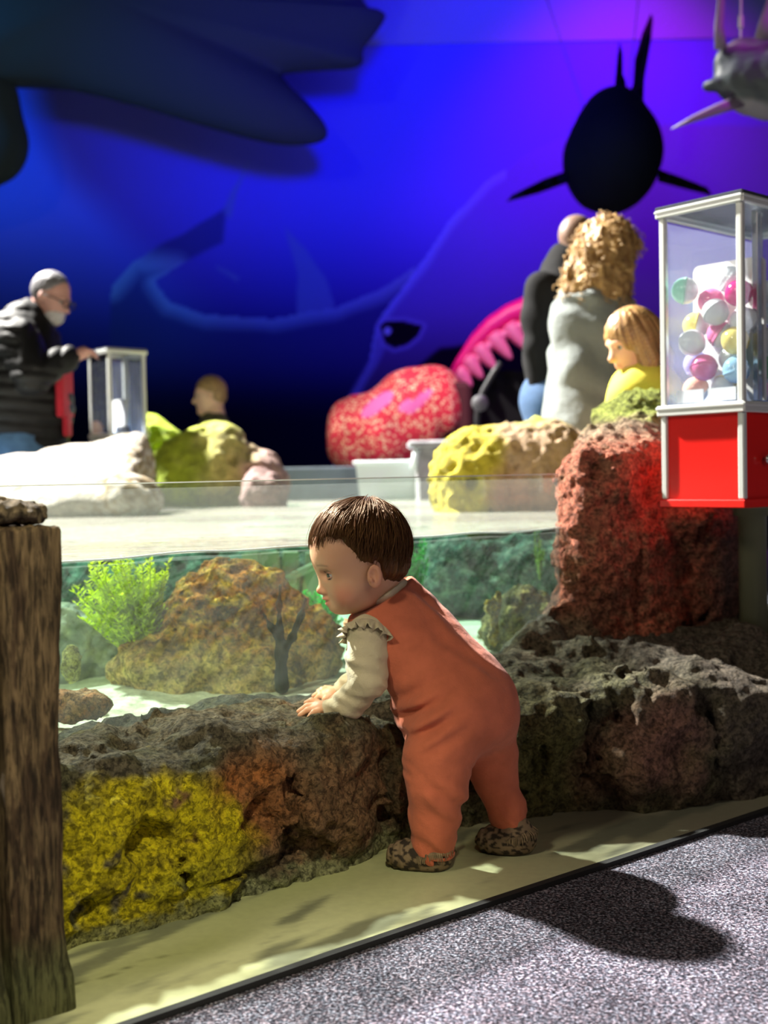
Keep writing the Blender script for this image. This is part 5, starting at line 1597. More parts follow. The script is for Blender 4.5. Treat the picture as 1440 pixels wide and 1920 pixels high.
b.add([q + np.array([0.003, 0, -0.002]), q + np.array([0.010, 0.002, -0.008]), q + np.array([0.010, 0.002, 0.006])], [(0, 1, 2)])
setp(b.build('yellow_snail', mat('snail_yellow', (0.85, 0.62, 0.05), 0.4), smooth=True), 'tiny yellow shell on the sand near the timber post', 'shell')

# ------------------------------------------------------------------ hanging models
M_model = mat('dark_fibreglass', (0.004, 0.007, 0.012), 0.9, spec=0.1)
def shadow_shark():
    c = at(1148, 290, 8.0); s = 8.0 / FPX
    root = empty('hanging_shark_model', tuple(c), 'black shark model hanging head on in front of the violet wall', 'shark model')
    v = Vol(c + np.array([-0.42, -0.7, -0.75]), c + np.array([0.42, 1.0, 0.75]), 0.02)
    v.ell(c + np.array([0, 0, -0.02]), (0.33, 0.55, 0.37), 0)
    v.ell(c + np.array([0.02, 0.15, 0.17]), (0.24, 0.45, 0.32), 0.12)
    v.cap(c + np.array([0.06, 0.3, 0.38]), c + np.array([0.12, 0.8, 0.50]), 0.14, 0.07, 0.12)
    v.warp(lambda P: 0.008 * fbm(P, 4, 2), 0.05)
    V, Q = v.nets(1); body = mesh('trunk', V, Q, M_model, root)
    def fin(name, poly, dy, th, depth_shift=0.0):
        b = MB(); P0 = [at(u, vv, c[1] + dy) for u, vv in poly]
        n = len(P0); cen = sum(P0) / n
        fr = [p + np.array([0, -th * 0.3, 0]) for p in P0]; bk = [p + np.array([0, th * 0.3, 0]) for p in P0]
        mF = [cen + (p - cen) * 0.6 + np.array([0, -th, 0]) for p in P0]; mB = [cen + (p - cen) * 0.6 + np.array([0, th, 0]) for p in P0]
        V = mF + fr + bk + mB
        Fc = [tuple(range(n)), tuple(range(4 * n - 1, 3 * n - 1, -1))]
        for k in range(3):
            Fc += [(k * n + i, k * n + (i + 1) % n, (k + 1) * n + (i + 1) % n, (k + 1) * n + i) for i in range(n)]
        b.add(V, Fc); return b.build(name, M_model, root, smooth=True)
    fin('pectoral_fin', [(1065, 320), (1065, 342), (1010, 362), (950, 378), (960, 366), (1020, 336)], 0.0, 0.04)
    fin('pectoral_fin', [(1234, 318), (1234, 340), (1285, 354), (1334, 366), (1325, 352), (1275, 332)], 0.0, 0.04)
    fin('tail_fin', [(1186, 170), (1190, 110), (1205, 60), (1220, 26), (1224, 36), (1220, 80), (1208, 150), (1206, 200), (1170, 200)], 0.75, 0.03)
    fin('dorsal_fin', [(1152, 165), (1157, 110), (1161, 78), (1167, 100), (1168, 150), (1175, 165)], 0.35, 0.03)
    fin('side_fin', [(1195, 195), (1205, 190), (1216, 210), (1200, 212)], 0.3, 0.03)
    M_wire = mat('thin_wire', (0.05, 0.05, 0.06), 0.5)
    for du, u1 in ((-38, 985), (30, 1210)):
        b = MB(); b.tube([c + np.array([du * s, 0.1, 0.25]), at(u1, -120, 8.0)], 0.004, 5); b.build('wire', M_wire, root)
shadow_shark()


def big_ray():
    Y0 = 9.35
    out = [(-260, -160), (640, -160), (680, 0), (722, 25), (708, 58), (682, 92), (676, 122), (620, 128), (560, 132), (530, 140), (548, 166), (582, 198), (612, 238), (606, 264), (560, 272), (500, 266), (400, 240), (250, 196), (150, 172), (85, 164), (-40, 160), (-260, 150)]
    P0 = [at(u, v_, Y0) for u, v_ in out]; n = len(P0)
    root = empty('hanging_whale_model', tuple(at(300, 60, Y0)), 'huge dark whale model hanging across the upper left', 'whale model')
    # swollen body from the outline: rings shrinking towards the middle, bulging in depth
    cen = at(200, 20, Y0)
    V = []; rings = [(1.0, 0.0), (0.985, 0.05), (0.9, 0.12), (0.7, 0.2), (0.4, 0.26), (0.1, 0.28)]
    seq = [(f, -d) for f, d in rings[::-1]] + [(f, d * 1.5) for f, d in rings[1:]]
    # dense outline for smooth edges
    dense = []
    for i in range(n):
        a_, b_, c_, d_ = P0[i - 1], P0[i], P0[(i + 1) % n], P0[(i + 2) % n]
        for t in np.linspace(0, 1, 5)[:-1]:
            dense.append(0.5 * ((2 * b_) + (-a_ + c_) * t + (2 * a_ - 5 * b_ + 4 * c_ - d_) * t * t + (-a_ + 3 * b_ - 3 * c_ + d_) * t ** 3))
    m = len(dense)
    for f, d in seq:
        for p in dense:
            V.append(cen + (p - cen) * f + np.array([0, d, 0]))
    Fc = []
    for k in range(len(seq) - 1):
        Fc += [(k * m + i, k * m + (i + 1) % m, (k + 1) * m + (i + 1) % m, (k + 1) * m + i) for i in range(m)]
    Fc += [tuple(range(m - 1, -1, -1)), tuple((len(seq) - 1) * m + i for i in range(m))]
    mesh('trunk', V, Fc, mat('slate_fibreglass', (0.016, 0.03, 0.035), 0.85), root)
    # the flipper hanging down at the far left
    pts = [at(-150, 120, Y0), at(-60, 200, Y0), at(-30, 270, Y0), at(-120, 350, Y0)]
    v = Vol(np.min(pts, 0) - 0.5, np.max(pts, 0) + 0.5, 0.035)
    v.path(pts, [0.42, 0.40, 0.34, 0.17], 0.1)
    V, Q = v.nets(2)
    V[:, 1] = Y0 + (V[:, 1] - Y0) * 0.35
    mesh('flipper', V, Q, mat('slate_fibreglass', (0.016, 0.03, 0.035), 0.85), root)
big_ray()


def grey_shark():
    Y0 = 6.0
    root = empty('hanging_grey_shark', tuple(at(1400, 140, Y0)), 'grey white bellied shark model hanging at the upper right corner', 'shark model')
    def colr(V):
        s = Y0 / FPX
        n = fbm(V, 5, 3, 0.5, 3)
        zt = at(1380, 150, Y0)[2]
        c = mix((0.24, 0.24, 0.27), (0.045, 0.06, 0.075), sstep(-0.10, 0.0, V[:, 2] - zt + 0.14 * n + 0.12 - (V[:, 0] - 1.9) * 0.35))
        return mix(c, (0.25, 0.22, 0.27), sstep(0.15, 0.3, V[:, 2] - zt + 0.1 * n))
    c = at(1440, 140, Y0)
    v = Vol(c + np.array([-0.40, -0.25, -0.35]), c + np.array([1.0, 0.25, 0.35]), 0.012)
    v.ell(at(1470, 150, Y0), (0.36, 0.16, 0.20), 0)
    v.ell(at(1402, 125, Y0), (0.18, 0.09, 0.15), 0.04)
    v.cap(at(1470, 150, Y0), at(1700, 130, Y0), 0.19, 0.1, 0.05)
    v.ell(at(1340, 160, Y0), (0.06, 0.06, 0.03), 0.02)
    v.ell(at(1352, 190, Y0), (0.05, 0.2, 0.035), 0.02, 'cut')
    v.warp(lambda P: 0.008 * fbm(P, 14, 2), 0.04)
    V, Q = v.nets(1); mesh('trunk', V, Q, mat('shark_skin', attr=True, rough=0.5), root, cols=colr(V))
    def fin(name, pts, rs):
        b = MB(); b.tube([at(u, v_, Y0 - 0.05) for u, v_ in pts], rs, 10, flat=0.35, flat_dir=(0, 1, 0)); b.build(name, mat('fin_grey', (0.22, 0.18, 0.26), 0.5), root, smooth=True)
    fin('pectoral_fin', [(1392, 188), (1345, 205), (1300, 223), (1258, 242)], [0.035, 0.028, 0.018, 0.002])
    fin('dorsal_fin', [(1352, 92), (1348, 50), (1352, 0), (1358, -50)], [0.035, 0.025, 0.02, 0.01])
    fin('tail_fin', [(1430, 80), (1438, 40), (1452, 0), (1460, -60)], [0.05, 0.04, 0.04, 0.03])
    b = MB(); b.tube([at(1389, 75, Y0), at(1390, -100, Y0)], 0.006, 6); b.build('wire', M_alu, root)
    b = MB(); b.tube([at(1389, 30, Y0), at(1389, 52, Y0)], 0.014, 8); b.build('wire_clamp', M_alu, root)
grey_shark()

# ------------------------------------------------------------------ toothed photo-prop jaw and the stroller
def jaw():
    Y0 = 8.2
    root = empty('toothed_jaw_prop', tuple(at(900, 780, Y0)), 'magenta arched jaw prop with a row of pink teeth beside the man in black', 'prop')
    outer = [(838, 705), (858, 668), (882, 630), (912, 597), (948, 572), (985, 556), (1030, 545), (1080, 545), (1130, 560), (1180, 600)]
    inner = [(858, 712), (874, 684), (895, 655), (925, 628), (958, 608), (990, 597), (1030, 590), (1075, 592), (1115, 606), (1150, 640)]
    def band(name, o, i, y, th, m):
        A_ = [at(u, v_, y) for u, v_ in o]; B_ = [at(u, v_, y) for u, v_ in i]; n = len(A_)
        V = []
        for a_, b_ in zip(A_, B_):
            V += [a_ + np.array([0, th, 0]), a_ + np.array([0, -th * 0.4, 0]), (a_ + b_) / 2 + np.array([0, -th * 1.3, 0]), b_ + np.array([0, -th * 0.4, 0]), b_ + np.array([0, th, 0])]
        Fc = [(k * 5 + j, k * 5 + (j + 1) % 5, (k + 1) * 5 + (j + 1) % 5, (k + 1) * 5 + j) for k in range(n - 1) for j in range(5)]
        Fc += [(4, 3, 2, 1, 0), tuple((n - 1) * 5 + j for j in range(5))]
        return mesh(name, V, Fc, m, root)
    M_mag = mat('magenta_paint', (0.95, 0.0, 0.22), 0.45); M_gum = mat('pink_gum', (0.95, 0.16, 0.42), 0.45)
    band('lip', outer, inner, Y0, 0.05, M_mag)
    gi = [(u + 14, v_ + 14) for u, v_ in inner]
    band('gum', inner, gi, Y0, 0.04, M_gum)
    cu = [(868, 706), (884, 684), (905, 662), (932, 640), (962, 622), (996, 612), (1036, 606), (1076, 608)]
    ln = [26, 34, 40, 44, 46, 44, 40, 36]
    for (u, v_), L_ in zip(cu, ln):
        d = np.array([0.62, 0.78])
        if u > 1000: d = np.array([0.1, 1.0])
        b = MB(); p0 = at(u - d[0] * 14, v_ - d[1] * 14, Y0); p1 = at(u + d[0] * L_, v_ + d[1] * L_, Y0 - 0.05)
        pts = [p0 + (p1 - p0) * t for t in (0, 0.25, 0.5, 0.75, 0.93, 1.0)]
        b.tube(pts, [0.062, 0.058, 0.048, 0.035, 0.022, 0.006], 12)
        b.build('tooth', M_gum, root, smooth=True)
    b = MB(); b.box((at(1000, 700, Y0)[0], Y0 + 0.3, 0.75), (0.75, 0.02, 0.75)); b.build('backboard', mat('matt_black', (0.006, 0.006, 0.008), 0.9), root)
jaw()


def cover_mat():
    m = bpy.data.materials.new('red_floral_cloth'); m.use_nodes = True
    nt = m.node_tree; N = nt.nodes; L = nt.links; b = N['Principled BSDF']; b.inputs['Roughness'].default_value = 0.85
    tc = N.new('ShaderNodeTexCoord'); vo = N.new('ShaderNodeTexVoronoi'); vo.inputs['Scale'].default_value = 38; L.new(tc.outputs['Object'], vo.inputs['Vector'])
    cr = N.new('ShaderNodeValToRGB'); e = cr.color_ramp.elements; e[0].position = 0.30; e[0].color = (0.95, 0.62, 0.42, 1); e[1].position = 0.44; e[1].color = (0.78, 0.03, 0.07, 1)
    L.new(vo.outputs['Distance'], cr.inputs[0])
    a = N.new('ShaderNodeAttribute'); a.attribute_name = 'Col'
    mx = N.new('ShaderNodeMixRGB'); L.new(a.outputs['Fac'], mx.inputs[0]); L.new(cr.outputs[0], mx.inputs[1]); mx.inputs[2].default_value = (0.86, 0.16, 0.50, 1)
    L.new(mx.outputs[0], b.inputs['Base Color'])
    return m


def stroller():
    Y0 = 7.42
    root = empty('stroller', (at(760, 880, Y0)[0], Y0, 0), 'stroller under a red floral cover with pink patches at the pool edge', 'stroller')
    out = [(612, 800), (640, 745), (660, 752), (700, 728), (745, 698), (790, 688), (835, 692), (866, 708), (872, 745), (862, 790), (866, 830), (834, 836), (820, 800), (800, 830), (760, 868), (720, 880), (650, 880), (640, 858), (615, 832), (604, 815)]
    v = Vol(at(590, 900, Y0) - np.array([0.05, 0.42, 0.02]), at(890, 670, Y0) + np.array([0.05, 0.55, 0.05]), 0.014)
    v.ell(at(785, 775, Y0), (0.31, 0.28, 0.30), 0)
    v.ell(at(715, 815, Y0), (0.31, 0.28, 0.25), 0.12)
    v.ell(at(660, 815, Y0), (0.18, 0.2, 0.24), 0.10)
    v.ell(at(822, 765, Y0), (0.16, 0.22, 0.26), 0.08)
    v.ell(at(715, 860, Y0), (0.27, 0.22, 0.16), 0.08)
    v.ell(at(862, 830, Y0 - 0.05), (0.09, 0.3, 0.14), 0.03, 'cut')
    v.ell(at(826, 855, Y0 - 0.1), (0.09, 0.4, 0.08), 0.03, 'cut')
    def w(P):
        x, y, z = P.T
        return 0.020 * np.sin((x * 0.95 + z * 0.45) * 24 + 3 * pn(x * 3, y * 3, z * 3)) * sstep(-0.3, 0.5, pn(x * 4, y * 4, z * 4)) + 0.01 * fbm(P, 5, 2)
    v.warp(w, 0.08)
    v.half((0, 0, at(700, 884, Y0)[2]), (0, 0, -1))
    V, Q = v.nets(2)
    # sewn pink patches
    f = np.zeros(len(V))
    u_ = 720 + V[:, 0] / Y0 * FPX; v_ = 889 - (V[:, 2] - CAM_H) / Y0 * FPX
    for (cu, cv, ru, rv, an) in ((712, 760, 36, 13, -38), (788, 757, 32, 9, -42), (762, 764, 14, 8, -42)):
        c_, s_ = math.cos(math.radians(an)), math.sin(math.radians(an))
        du = (u_ - cu) * c_ + (v_ - cv) * s_; dv = -(u_ - cu) * s_ + (v_ - cv) * c_
        f = np.maximum(f, ((du / ru) ** 2 + (dv / rv) ** 2 < 1).astype(float))
    mesh('cover', V, Q, cover_mat(), root, cols=np.stack([f, f, f], 1))
    M_gr = mat('dark_tube', (0.03, 0.03, 0.035), 0.5)
    b = MB(); b.tube([at(893, 815, 6.9), at(896, 765, 6.9), at(905, 735, 6.9), at(925, 700, 6.9), at(938, 680, 6.9)], 0.018, 8); b.build('handle', M_gr, root, smooth=True)
    b = MB(); b.lathe([(0.045, -0.02), (0.05, -0.01), (0.05, 0.01), (0.045, 0.02)], at(900, 756, 6.88), 18, ((1, 0, 0), (0, 0, 1), (0, -1, 0))); b.build('handle_joint', mat('joint_grey', (0.12, 0.12, 0.13), 0.5), root, smooth=True)
    b = MB(); b.tube([at(840, 790, 7.3), at(850, 822, 7.2), at(852, 838, 7.2)], 0.014, 8); b.build('frame_tube', M_gr, root, smooth=True)
    b = MB(); b.box(at(860, 790, 7.45), (0.07, 0.2, 0.24), bev=0.03); b.build('side_panel', mat('maroon_cloth', (0.10, 0.02, 0.03), 0.9), root)
    for dx, dy in ((-0.3, -0.05), (0.3, -0.05), (-0.3, 0.4), (0.3, 0.4)):
        cx_ = at(750, 860, Y0)[0] + dx
        w_ = MB(); w_.lathe([(0.06, -0.02), (0.11, -0.02), (0.12, 0), (0.11, 0.02), (0.06, 0.02)], (cx_, Y0 + 0.1 + dy, 0.12), 24, ((1, 0, 0), (0, 0, 1), (0, -1, 0))); w_.build('wheel', M_black, root, smooth=True)
stroller()
# clear storage tub at the kerb
root_b = empty('plastic_tub', tuple(at(728, 925, 6.75)), 'clear pale plastic tub standing in the shallow water below the spotted cover', 'tub')
M_tub = mat('milky_plastic', (0.72, 0.82, 0.86), 0.25)
c = at(728, 900, 6.78)
b = MB(); b.prism([(-0.19, 0.10), (-0.165, -0.12), (0.165, -0.12), (0.19, 0.10)], (c[0], c[1], c[2]), (1, 0, 0), (0, 0, 1), (0, 1, 0), 0.10); b.build('tub_wall', M_tub, root_b)
b = MB(); b.box((c[0], c[1], c[2] + 0.105), (0.205, 0.12, 0.010), bev=0.006); b.build('lid', M_tub, root_b)
b = MB(); b.tube([at(775, 880, 6.6), at(780, 850, 6.6), at(786, 838, 6.62)], 0.02, 8); b.build('carry_handle', M_tub, root_b, smooth=True)


# ------------------------------------------------------------------ the other visitors
def person(label, pos, J, head, hf, skin, h=0.011, facial=None, cloth=(), hairf=None, fingers=None):
    """J: joints; head: (centre, scale); cloth: list of (name, fn(vol), colour mat, bounds, warp)"""
    root = empty('person', pos, label, 'person')
    hc, hs = head
    hf = np.array(hf, float); hf /= np.linalg.norm(hf); hl = np.cross([0, 0, 1.0], hf); hl /= np.linalg.norm(hl); hu = np.cross(hf, hl); A = (hf, hl, hu)
    def H(a, l, z): return hc + hs * (hf * a + hl * l + hu * z)
    allp = np.array([p for k in J.values() for p in k] + [hc])
    v = Vol(allp.min(0) - 0.2, allp.max(0) + 0.2, h)
    v.ell(H(-0.005, 0, 0.03), np.array([0.098, 0.078, 0.098]) * hs, 0, axes=A)
    v.ell(H(0.03, 0, -0.03), np.array([0.068, 0.062, 0.09]) * hs, 0.02, axes=A)
    v.cap(H(0.088, 0, 0.005), H(0.112, 0, -0.032), 0.010 * hs, 0.015 * hs, 0.012)
    v.ell(H(0.088, 0, -0.066), np.array([0.014, 0.024, 0.012]) * hs, 0.01, axes=A)
    v.ell(H(0.078, 0, -0.103), np.array([0.022, 0.026, 0.02]) * hs, 0.015, axes=A)
    v.ell(H(0.085, 0, 0.025), np.array([0.016, 0.05, 0.012]) * hs, 0.012, axes=A)
    for sg in (-1, 1):
        v.ell(H(0.097, sg * 0.034, 0.004), np.array([0.014, 0.018, 0.010]) * hs, 0.008, 'cut', A)
        v.ell(H(-0.005, sg * 0.083, -0.005), np.array([0.020, 0.010, 0.032]) * hs, 0.006, axes=A)
    v.cap(H(-0.03, 0, -0.05), J['spine'][0], 0.055 * hs, 0.062 * hs, 0.02)
    rs = [x * hs ** 2.2 for x in (0.07, 0.115, 0.12, 0.125)]
    v.path(J['spine'], rs[:len(J['spine'])], 0.05)
    for k in ('armL', 'armR'):
        v.path(J[k], [0.05 * hs, 0.042 * hs, 0.028 * hs], 0.02)
        w_ = J[k][2]; d = J[k][2] - J[k][1]; d = d / np.linalg.norm(d)
        if fingers and k in fingers:
            fd, fdn = fingers[k]
        else:
            fd, fdn = d, np.array([0, 0, -1.0])
        fd = np.array(fd, float); fd /= np.linalg.norm(fd); sd = np.cross(fd, fdn); sd /= (np.linalg.norm(sd) + 1e-9)
        pc = w_ + d * 0.05 * hs
        v.cap(w_, pc, 0.03 * hs, 0.032 * hs, 0.01)
        for i in range(4):
            r0 = pc + sd * (i - 1.5) * 0.019 * hs + d * 0.02
            l_ = (0.034, 0.038, 0.036, 0.028)[i] * hs
            m_ = r0 + fd * l_; t_ = m_ + (fd * 0.3 + np.array(fdn) * 0.8) * l_
            v.path([r0, m_, t_], [0.011 * hs, 0.0095 * hs, 0.008 * hs], 0.003)
        v.path([w_ + d * 0.02 + sd * 0.03, pc + sd * 0.045 * hs, pc + sd * 0.04 * hs + fd * 0.04 * hs], [0.013 * hs, 0.011 * hs, 0.009 * hs], 0.006)
    for k in ('legL', 'legR'):
        v.path(J[k], [0.085 * hs, 0.06 * hs, 0.042 * hs], 0.03)
        v.cap(J[k][2], J[k][2] + hf * np.array([1, 1, 0]) * 0.13 * hs + np.array([0, 0, -0.04]), 0.04 * hs, 0.03 * hs, 0.02)
    V, Q = v.nets(1)
    rel = (V - hc) / hs; a, l, z = rel @ hf, rel @ hl, rel @ hu
    col = np.tile(np.array(skin, float), (len(V), 1))
    if facial is not None:
        m = facial(a, l, z); col = col * (1 - m[:, None]) + np.array([0.55, 0.52, 0.52]) * m[:, None]
    lp = sstep(0.028, 0.020, np.abs(l)) * sstep(0.012, 0.006, np.abs(z + 0.066)) * (a > 0.075)
    col = col * (1 - 0.5 * lp[:, None]) + np.array([0.5, 0.15, 0.12]) * 0.5 * lp[:, None]
    mesh('body', V, Q, mat('skin', attr=True, rough=0.5, sss=0.1), root, cols=col)
    for sg in (-1, 1):
        c = H(0.078, sg * 0.034, 0.004)
        vv = Vol(c - 0.02, c + 0.02, 0.0025); vv.ell(c, 0.0115 * hs, 0)
        EV, EQ = vv.nets(0); d = EV - c; d /= np.linalg.norm(d, axis=1)[:, None]; ang = np.degrees(np.arccos(np.clip(d @ hf, -1, 1)))
        mesh('eye', EV, EQ, mat('eye', attr=True, rough=0.1), root, cols=np.where((ang < 42)[:, None], (0.02, 0.015, 0.01), (0.4, 0.38, 0.36)))
    for nm, fn, m, lo, hi, hh, wf in cloth:
        v = Vol(lo, hi, hh); fn(v)
        if wf: v.warp(wf, 0.06)
        V, Q = v.nets(1)
        mesh(nm, V, Q, m, root)
    if hairf: hairf(root, H, A, hc, hs)
    return root, H, A


def jd(Y0):
    return lambda u, v_, dy=0.0: at(u, v_, Y0 + dy)


def shoes_for(J, hf, hs=1.0):
    hf = np.array(hf, float); hf[2] = 0; hf /= np.linalg.norm(hf)
    def fn(v):
        for k in ('legL', 'legR'):
            a_ = J[k][2].copy(); a_[2] = 0.05
            v.cap(a_ - hf * 0.04, a_ + hf * 0.15 * hs, 0.05, 0.042, 0.02)
        v.half((0, 0, 0.004), (0, 0, -1))
    return fn


def man_left():
    Y0 = 5.85; q = jd(Y0)
    sc = lambda z_: None
    gx = q(45, 870)[0]
    J = dict(spine=[q(52, 606), q(42, 660), q(38, 740), q(38, 830)],
             armR=[q(36, 636, -0.20), q(62, 702, -0.26), q(140, 668, -0.16)],
             armL=[q(44, 636, 0.20), q(70, 715, 0.24), q(100, 780, 0.20)],
             legR=[q(40, 850, -0.10), np.array([gx + 0.05, Y0 - 0.10, 0.48]), np.array([gx - 0.02, Y0 - 0.10, 0.09])],
             legL=[q(40, 850, 0.10), np.array([gx + 0.10, Y0 + 0.10, 0.48]), np.array([gx + 0.08, Y0 + 0.10, 0.09])])
    hf = (0.90, -0.16, -0.40)
    M_puff = mat('black_puffer', (0.006, 0.006, 0.007), 0.6, spec=0.25)
    M_jean = mat('light_denim', (0.07, 0.16, 0.30), 0.9, var=0.2, vscale=30)
    def jacket(v):
        v.path([q(46, 622), q(40, 660), q(34, 740), q(38, 815)], [0.13, 0.20, 0.215, 0.20], 0.06)
        v.path([q(62, 680), q(72, 760), q(70, 830)], [0.13, 0.155, 0.15], 0.05)
        v.path([J['armR'][0], J['armR'][1], q(128, 671, -0.17)], [0.095, 0.085, 0.052], 0.03)
        v.path([J['armL'][0], J['armL'][1], q(98, 775, 0.2)], [0.095, 0.08, 0.05], 0.03)
        v.cap(q(56, 596), q(50, 622), 0.088, 0.11, 0.03)
        v.half((0, 0, q(50, 852)[2]), (0, 0, -1))
        v.half(q(136, 667, -0.17), (1, 0, 0.05)) if False else None
    def quilt(P):
        x, y, z = P.T
        torso = np.abs(np.sin((z + 0.10 * x) * math.pi / 0.062)) ** 0.6
        arm = sstep(-1.78, -1.70, x) * sstep(1.28, 1.33, z) * (y < Y0 - 0.05)
        armw = np.abs(np.sin(x * math.pi / 0.065)) ** 0.6
        return -0.013 * (torso * (1 - arm) + armw * arm) + 0.004 * fbm(P, 12, 2)
    def jeans(v):
        for k in ('legR', 'legL'):
            v.path(J[k], [0.125, 0.085, 0.07], 0.04)
        v.cap(q(36, 838, -0.05), q(36, 838, 0.05), 0.17, 0.17, 0.03)
    def hair(root, H, A, hc, hs):
        v = Vol(hc - 0.16, hc + 0.16, 0.006)
        v.ell(H(-0.012, 0, 0.035), np.array([0.102, 0.084, 0.100]) * hs, 0, axes=A)
        G = v.grid(); rel = (G - hc) / hs; a, l, z = rel @ A[0], rel @ A[1], rel @ A[2]
        zl = np.interp(a, [-0.12, -0.05, -0.01, 0.0, 0.03, 0.06, 0.1], [-0.06, -0.06, -0.03, 0.02, 0.05, 0.10, 0.12])
        v.F = np.maximum(v.F + 0.003 * pn(a * 120, l * 120, z * 30), (zl - z) * 0.8).astype(np.float32)
        V, Q = v.nets(1); mesh('hair', V, Q, mat('grey_hair', (0.15, 0.145, 0.16), 0.6, var=0.3, vscale=60), root)
        v = Vol(hc - 0.16, hc + 0.16, 0.006)
        v.ell(H(0.052, 0, -0.078), np.array([0.056, 0.058, 0.052]) * hs, 0, axes=A)
        v.ell(H(0.095, 0, -0.052), np.array([0.012, 0.026, 0.008]) * hs, 0.004, axes=A)
        v.ell(H(0.112, 0, -0.067), np.array([0.016, 0.022, 0.006]) * hs, 0.004, 'cut', A)
        G = v.grid(); rel = (G - hc) / hs; z = rel @ A[2]; a = rel @ A[0]
        v.F = np.maximum(v.F + 0.003 * fbm(G, 90, 1), (z + 0.035 - 0.0 * a) * 0.7).astype(np.float32)
        V, Q = v.nets(1); mesh('beard', V, Q, mat('grey_beard', (0.52, 0.50, 0.52), 0.8, var=0.2, vscale=70), root)
        g = MB()
        for sg in (-1, 1):
            pts = [H(0.112 + 0.002 * math.cos(t), sg * 0.036 + 0.026 * math.cos(t), 0.002 + 0.019 * math.sin(t)) for t in np.linspace(0, 2 * math.pi, 17)]
            g.tube(pts, 0.003, 6, caps=False)
            g.tube([H(0.112, sg * 0.062, 0.008), H(0.06, sg * 0.084, 0.010), H(-0.005, sg * 0.088, 0.006)], 0.003, 6)
        g.tube([H(0.114, -0.010, 0.006), H(0.118, 0, 0.009), H(0.114, 0.010, 0.006)], 0.003, 6)
        g.build('glasses', M_black, root, smooth=True)
    root, H, A = person('grey bearded man in glasses and a black puffer jacket reaching to the far capsule machine', (gx, Y0, 0), J, (q(94, 558), 1.0), hf, (0.48, 0.26, 0.22),
           0.009, lambda a, l, z: sstep(-0.02, -0.04, z) * (a > 0.0) * 0.0, [('jacket', jacket, M_puff, (-2.5, Y0 - 0.5, 0.75), (-1.4, Y0 + 0.5, 1.75), 0.0095, quilt),
           ('jeans', jeans, M_jean, (-2.4, Y0 - 0.4, 0.05), (-1.5, Y0 + 0.4, 1.1), 0.014, lambda P: 0.006 * fbm(P, 9, 2)),
           ('shoes', shoes_for(J, (1, 0, 0)), M_black, (-2.4, Y0 - 0.3, -0.02), (-1.3, Y0 + 0.3, 0.2), 0.012, None)], hair,
           {'armR': ((0.85, 0.1, -0.2), (0.1, 0, -1.0))})
    b = MB(); b.box(q(121, 735, -0.05), (0.02, 0.10, 0.13), bev=0.01); b.box(q(126, 785, -0.05), (0.012, 0.05, 0.09), bev=0.008); b.build('red_shirt_front', mat('red_cloth', (0.45, 0.01, 0.03), 0.8), root)
man_left()


def boy():
    Y0 = 7.6; q = jd(Y0); gx = q(398, 850)[0]
    J = dict(spine=[q(402, 785), q(404, 815), q(404, 850), q(404, 890)], armR=[q(385, 808, -0.1), q(380, 850, -0.12), q(372, 890, -0.1)], armL=[q(420, 808, 0.1), q(424, 850, 0.12), q(424, 895, 0.1)],
             legR=[q(398, 900, -0.07), np.array([gx, Y0 - 0.07, 0.4]), np.array([gx, Y0 - 0.07, 0.08])], legL=[q(408, 900, 0.07), np.array([gx + 0.04, Y0 + 0.07, 0.4]), np.array([gx + 0.04, Y0 + 0.07, 0.08])])
    for k in J: J[k] = [np.array(p_) for p_ in J[k]]
    def shirt(v):
        v.path([q(402, 796), q(404, 830), q(404, 880)], [0.10, 0.15, 0.15], 0.05)
        v.path(J['armR'], [0.065, 0.05, 0.04], 0.02); v.path(J['armL'], [0.065, 0.05, 0.04], 0.02)
    def trousers(v):
        for k in ('legR', 'legL'): v.path(J[k], [0.10, 0.07, 0.06], 0.03)
    def hair(root, H, A, hc, hs):
        v = Vol(hc - 0.15, hc + 0.15, 0.006)
        v.ell(H(-0.012, 0, 0.035), np.array([0.106, 0.088, 0.104]) * hs, 0, axes=A); v.ell(H(-0.05, 0, -0.01), np.array([0.06, 0.07, 0.06]) * hs, 0.02, axes=A)
        G = v.grid(); rel = (G - hc) / hs; a, l, z = rel @ A[0], rel @ A[1], rel @ A[2]
        zl = np.interp(a, [-0.12, -0.06, -0.02, 0.0, 0.02, 0.05, 0.1], [-0.07, -0.07, -0.03, 0.02, 0.03, 0.05, 0.055])
        v.F = np.maximum(v.F + 0.004 * pn(a * 60, l * 100, z * 60), (zl - z) * 0.8).astype(np.float32)
        V, Q = v.nets(1); mesh('hair', V, Q, mat('sandy_hair', (0.38, 0.24, 0.12), 0.6, var=0.4, vscale=50), root)
    person('fair haired boy in a camouflage shirt looking left behind the yellow rock', (gx, Y0, 0), J, (q(394, 742), 0.98), (-1, -0.12, -0.08), (0.85, 0.55, 0.42), 0.01, None,
           [('shirt', shirt, mat('camouflage_shirt', (0.09, 0.085, 0.05), 0.9, var=0.7, vscale=10), (gx - 0.4, Y0 - 0.35, 0.6), (gx + 0.4, Y0 + 0.35, 1.3), 0.012, lambda P: 0.006 * fbm(P, 9, 2)),
            ('trousers', trousers, mat('dark_trousers', (0.03, 0.035, 0.05), 0.9), (gx - 0.3, Y0 - 0.3, 0.02), (gx + 0.3, Y0 + 0.3, 0.9), 0.014, None)], hair)
boy()


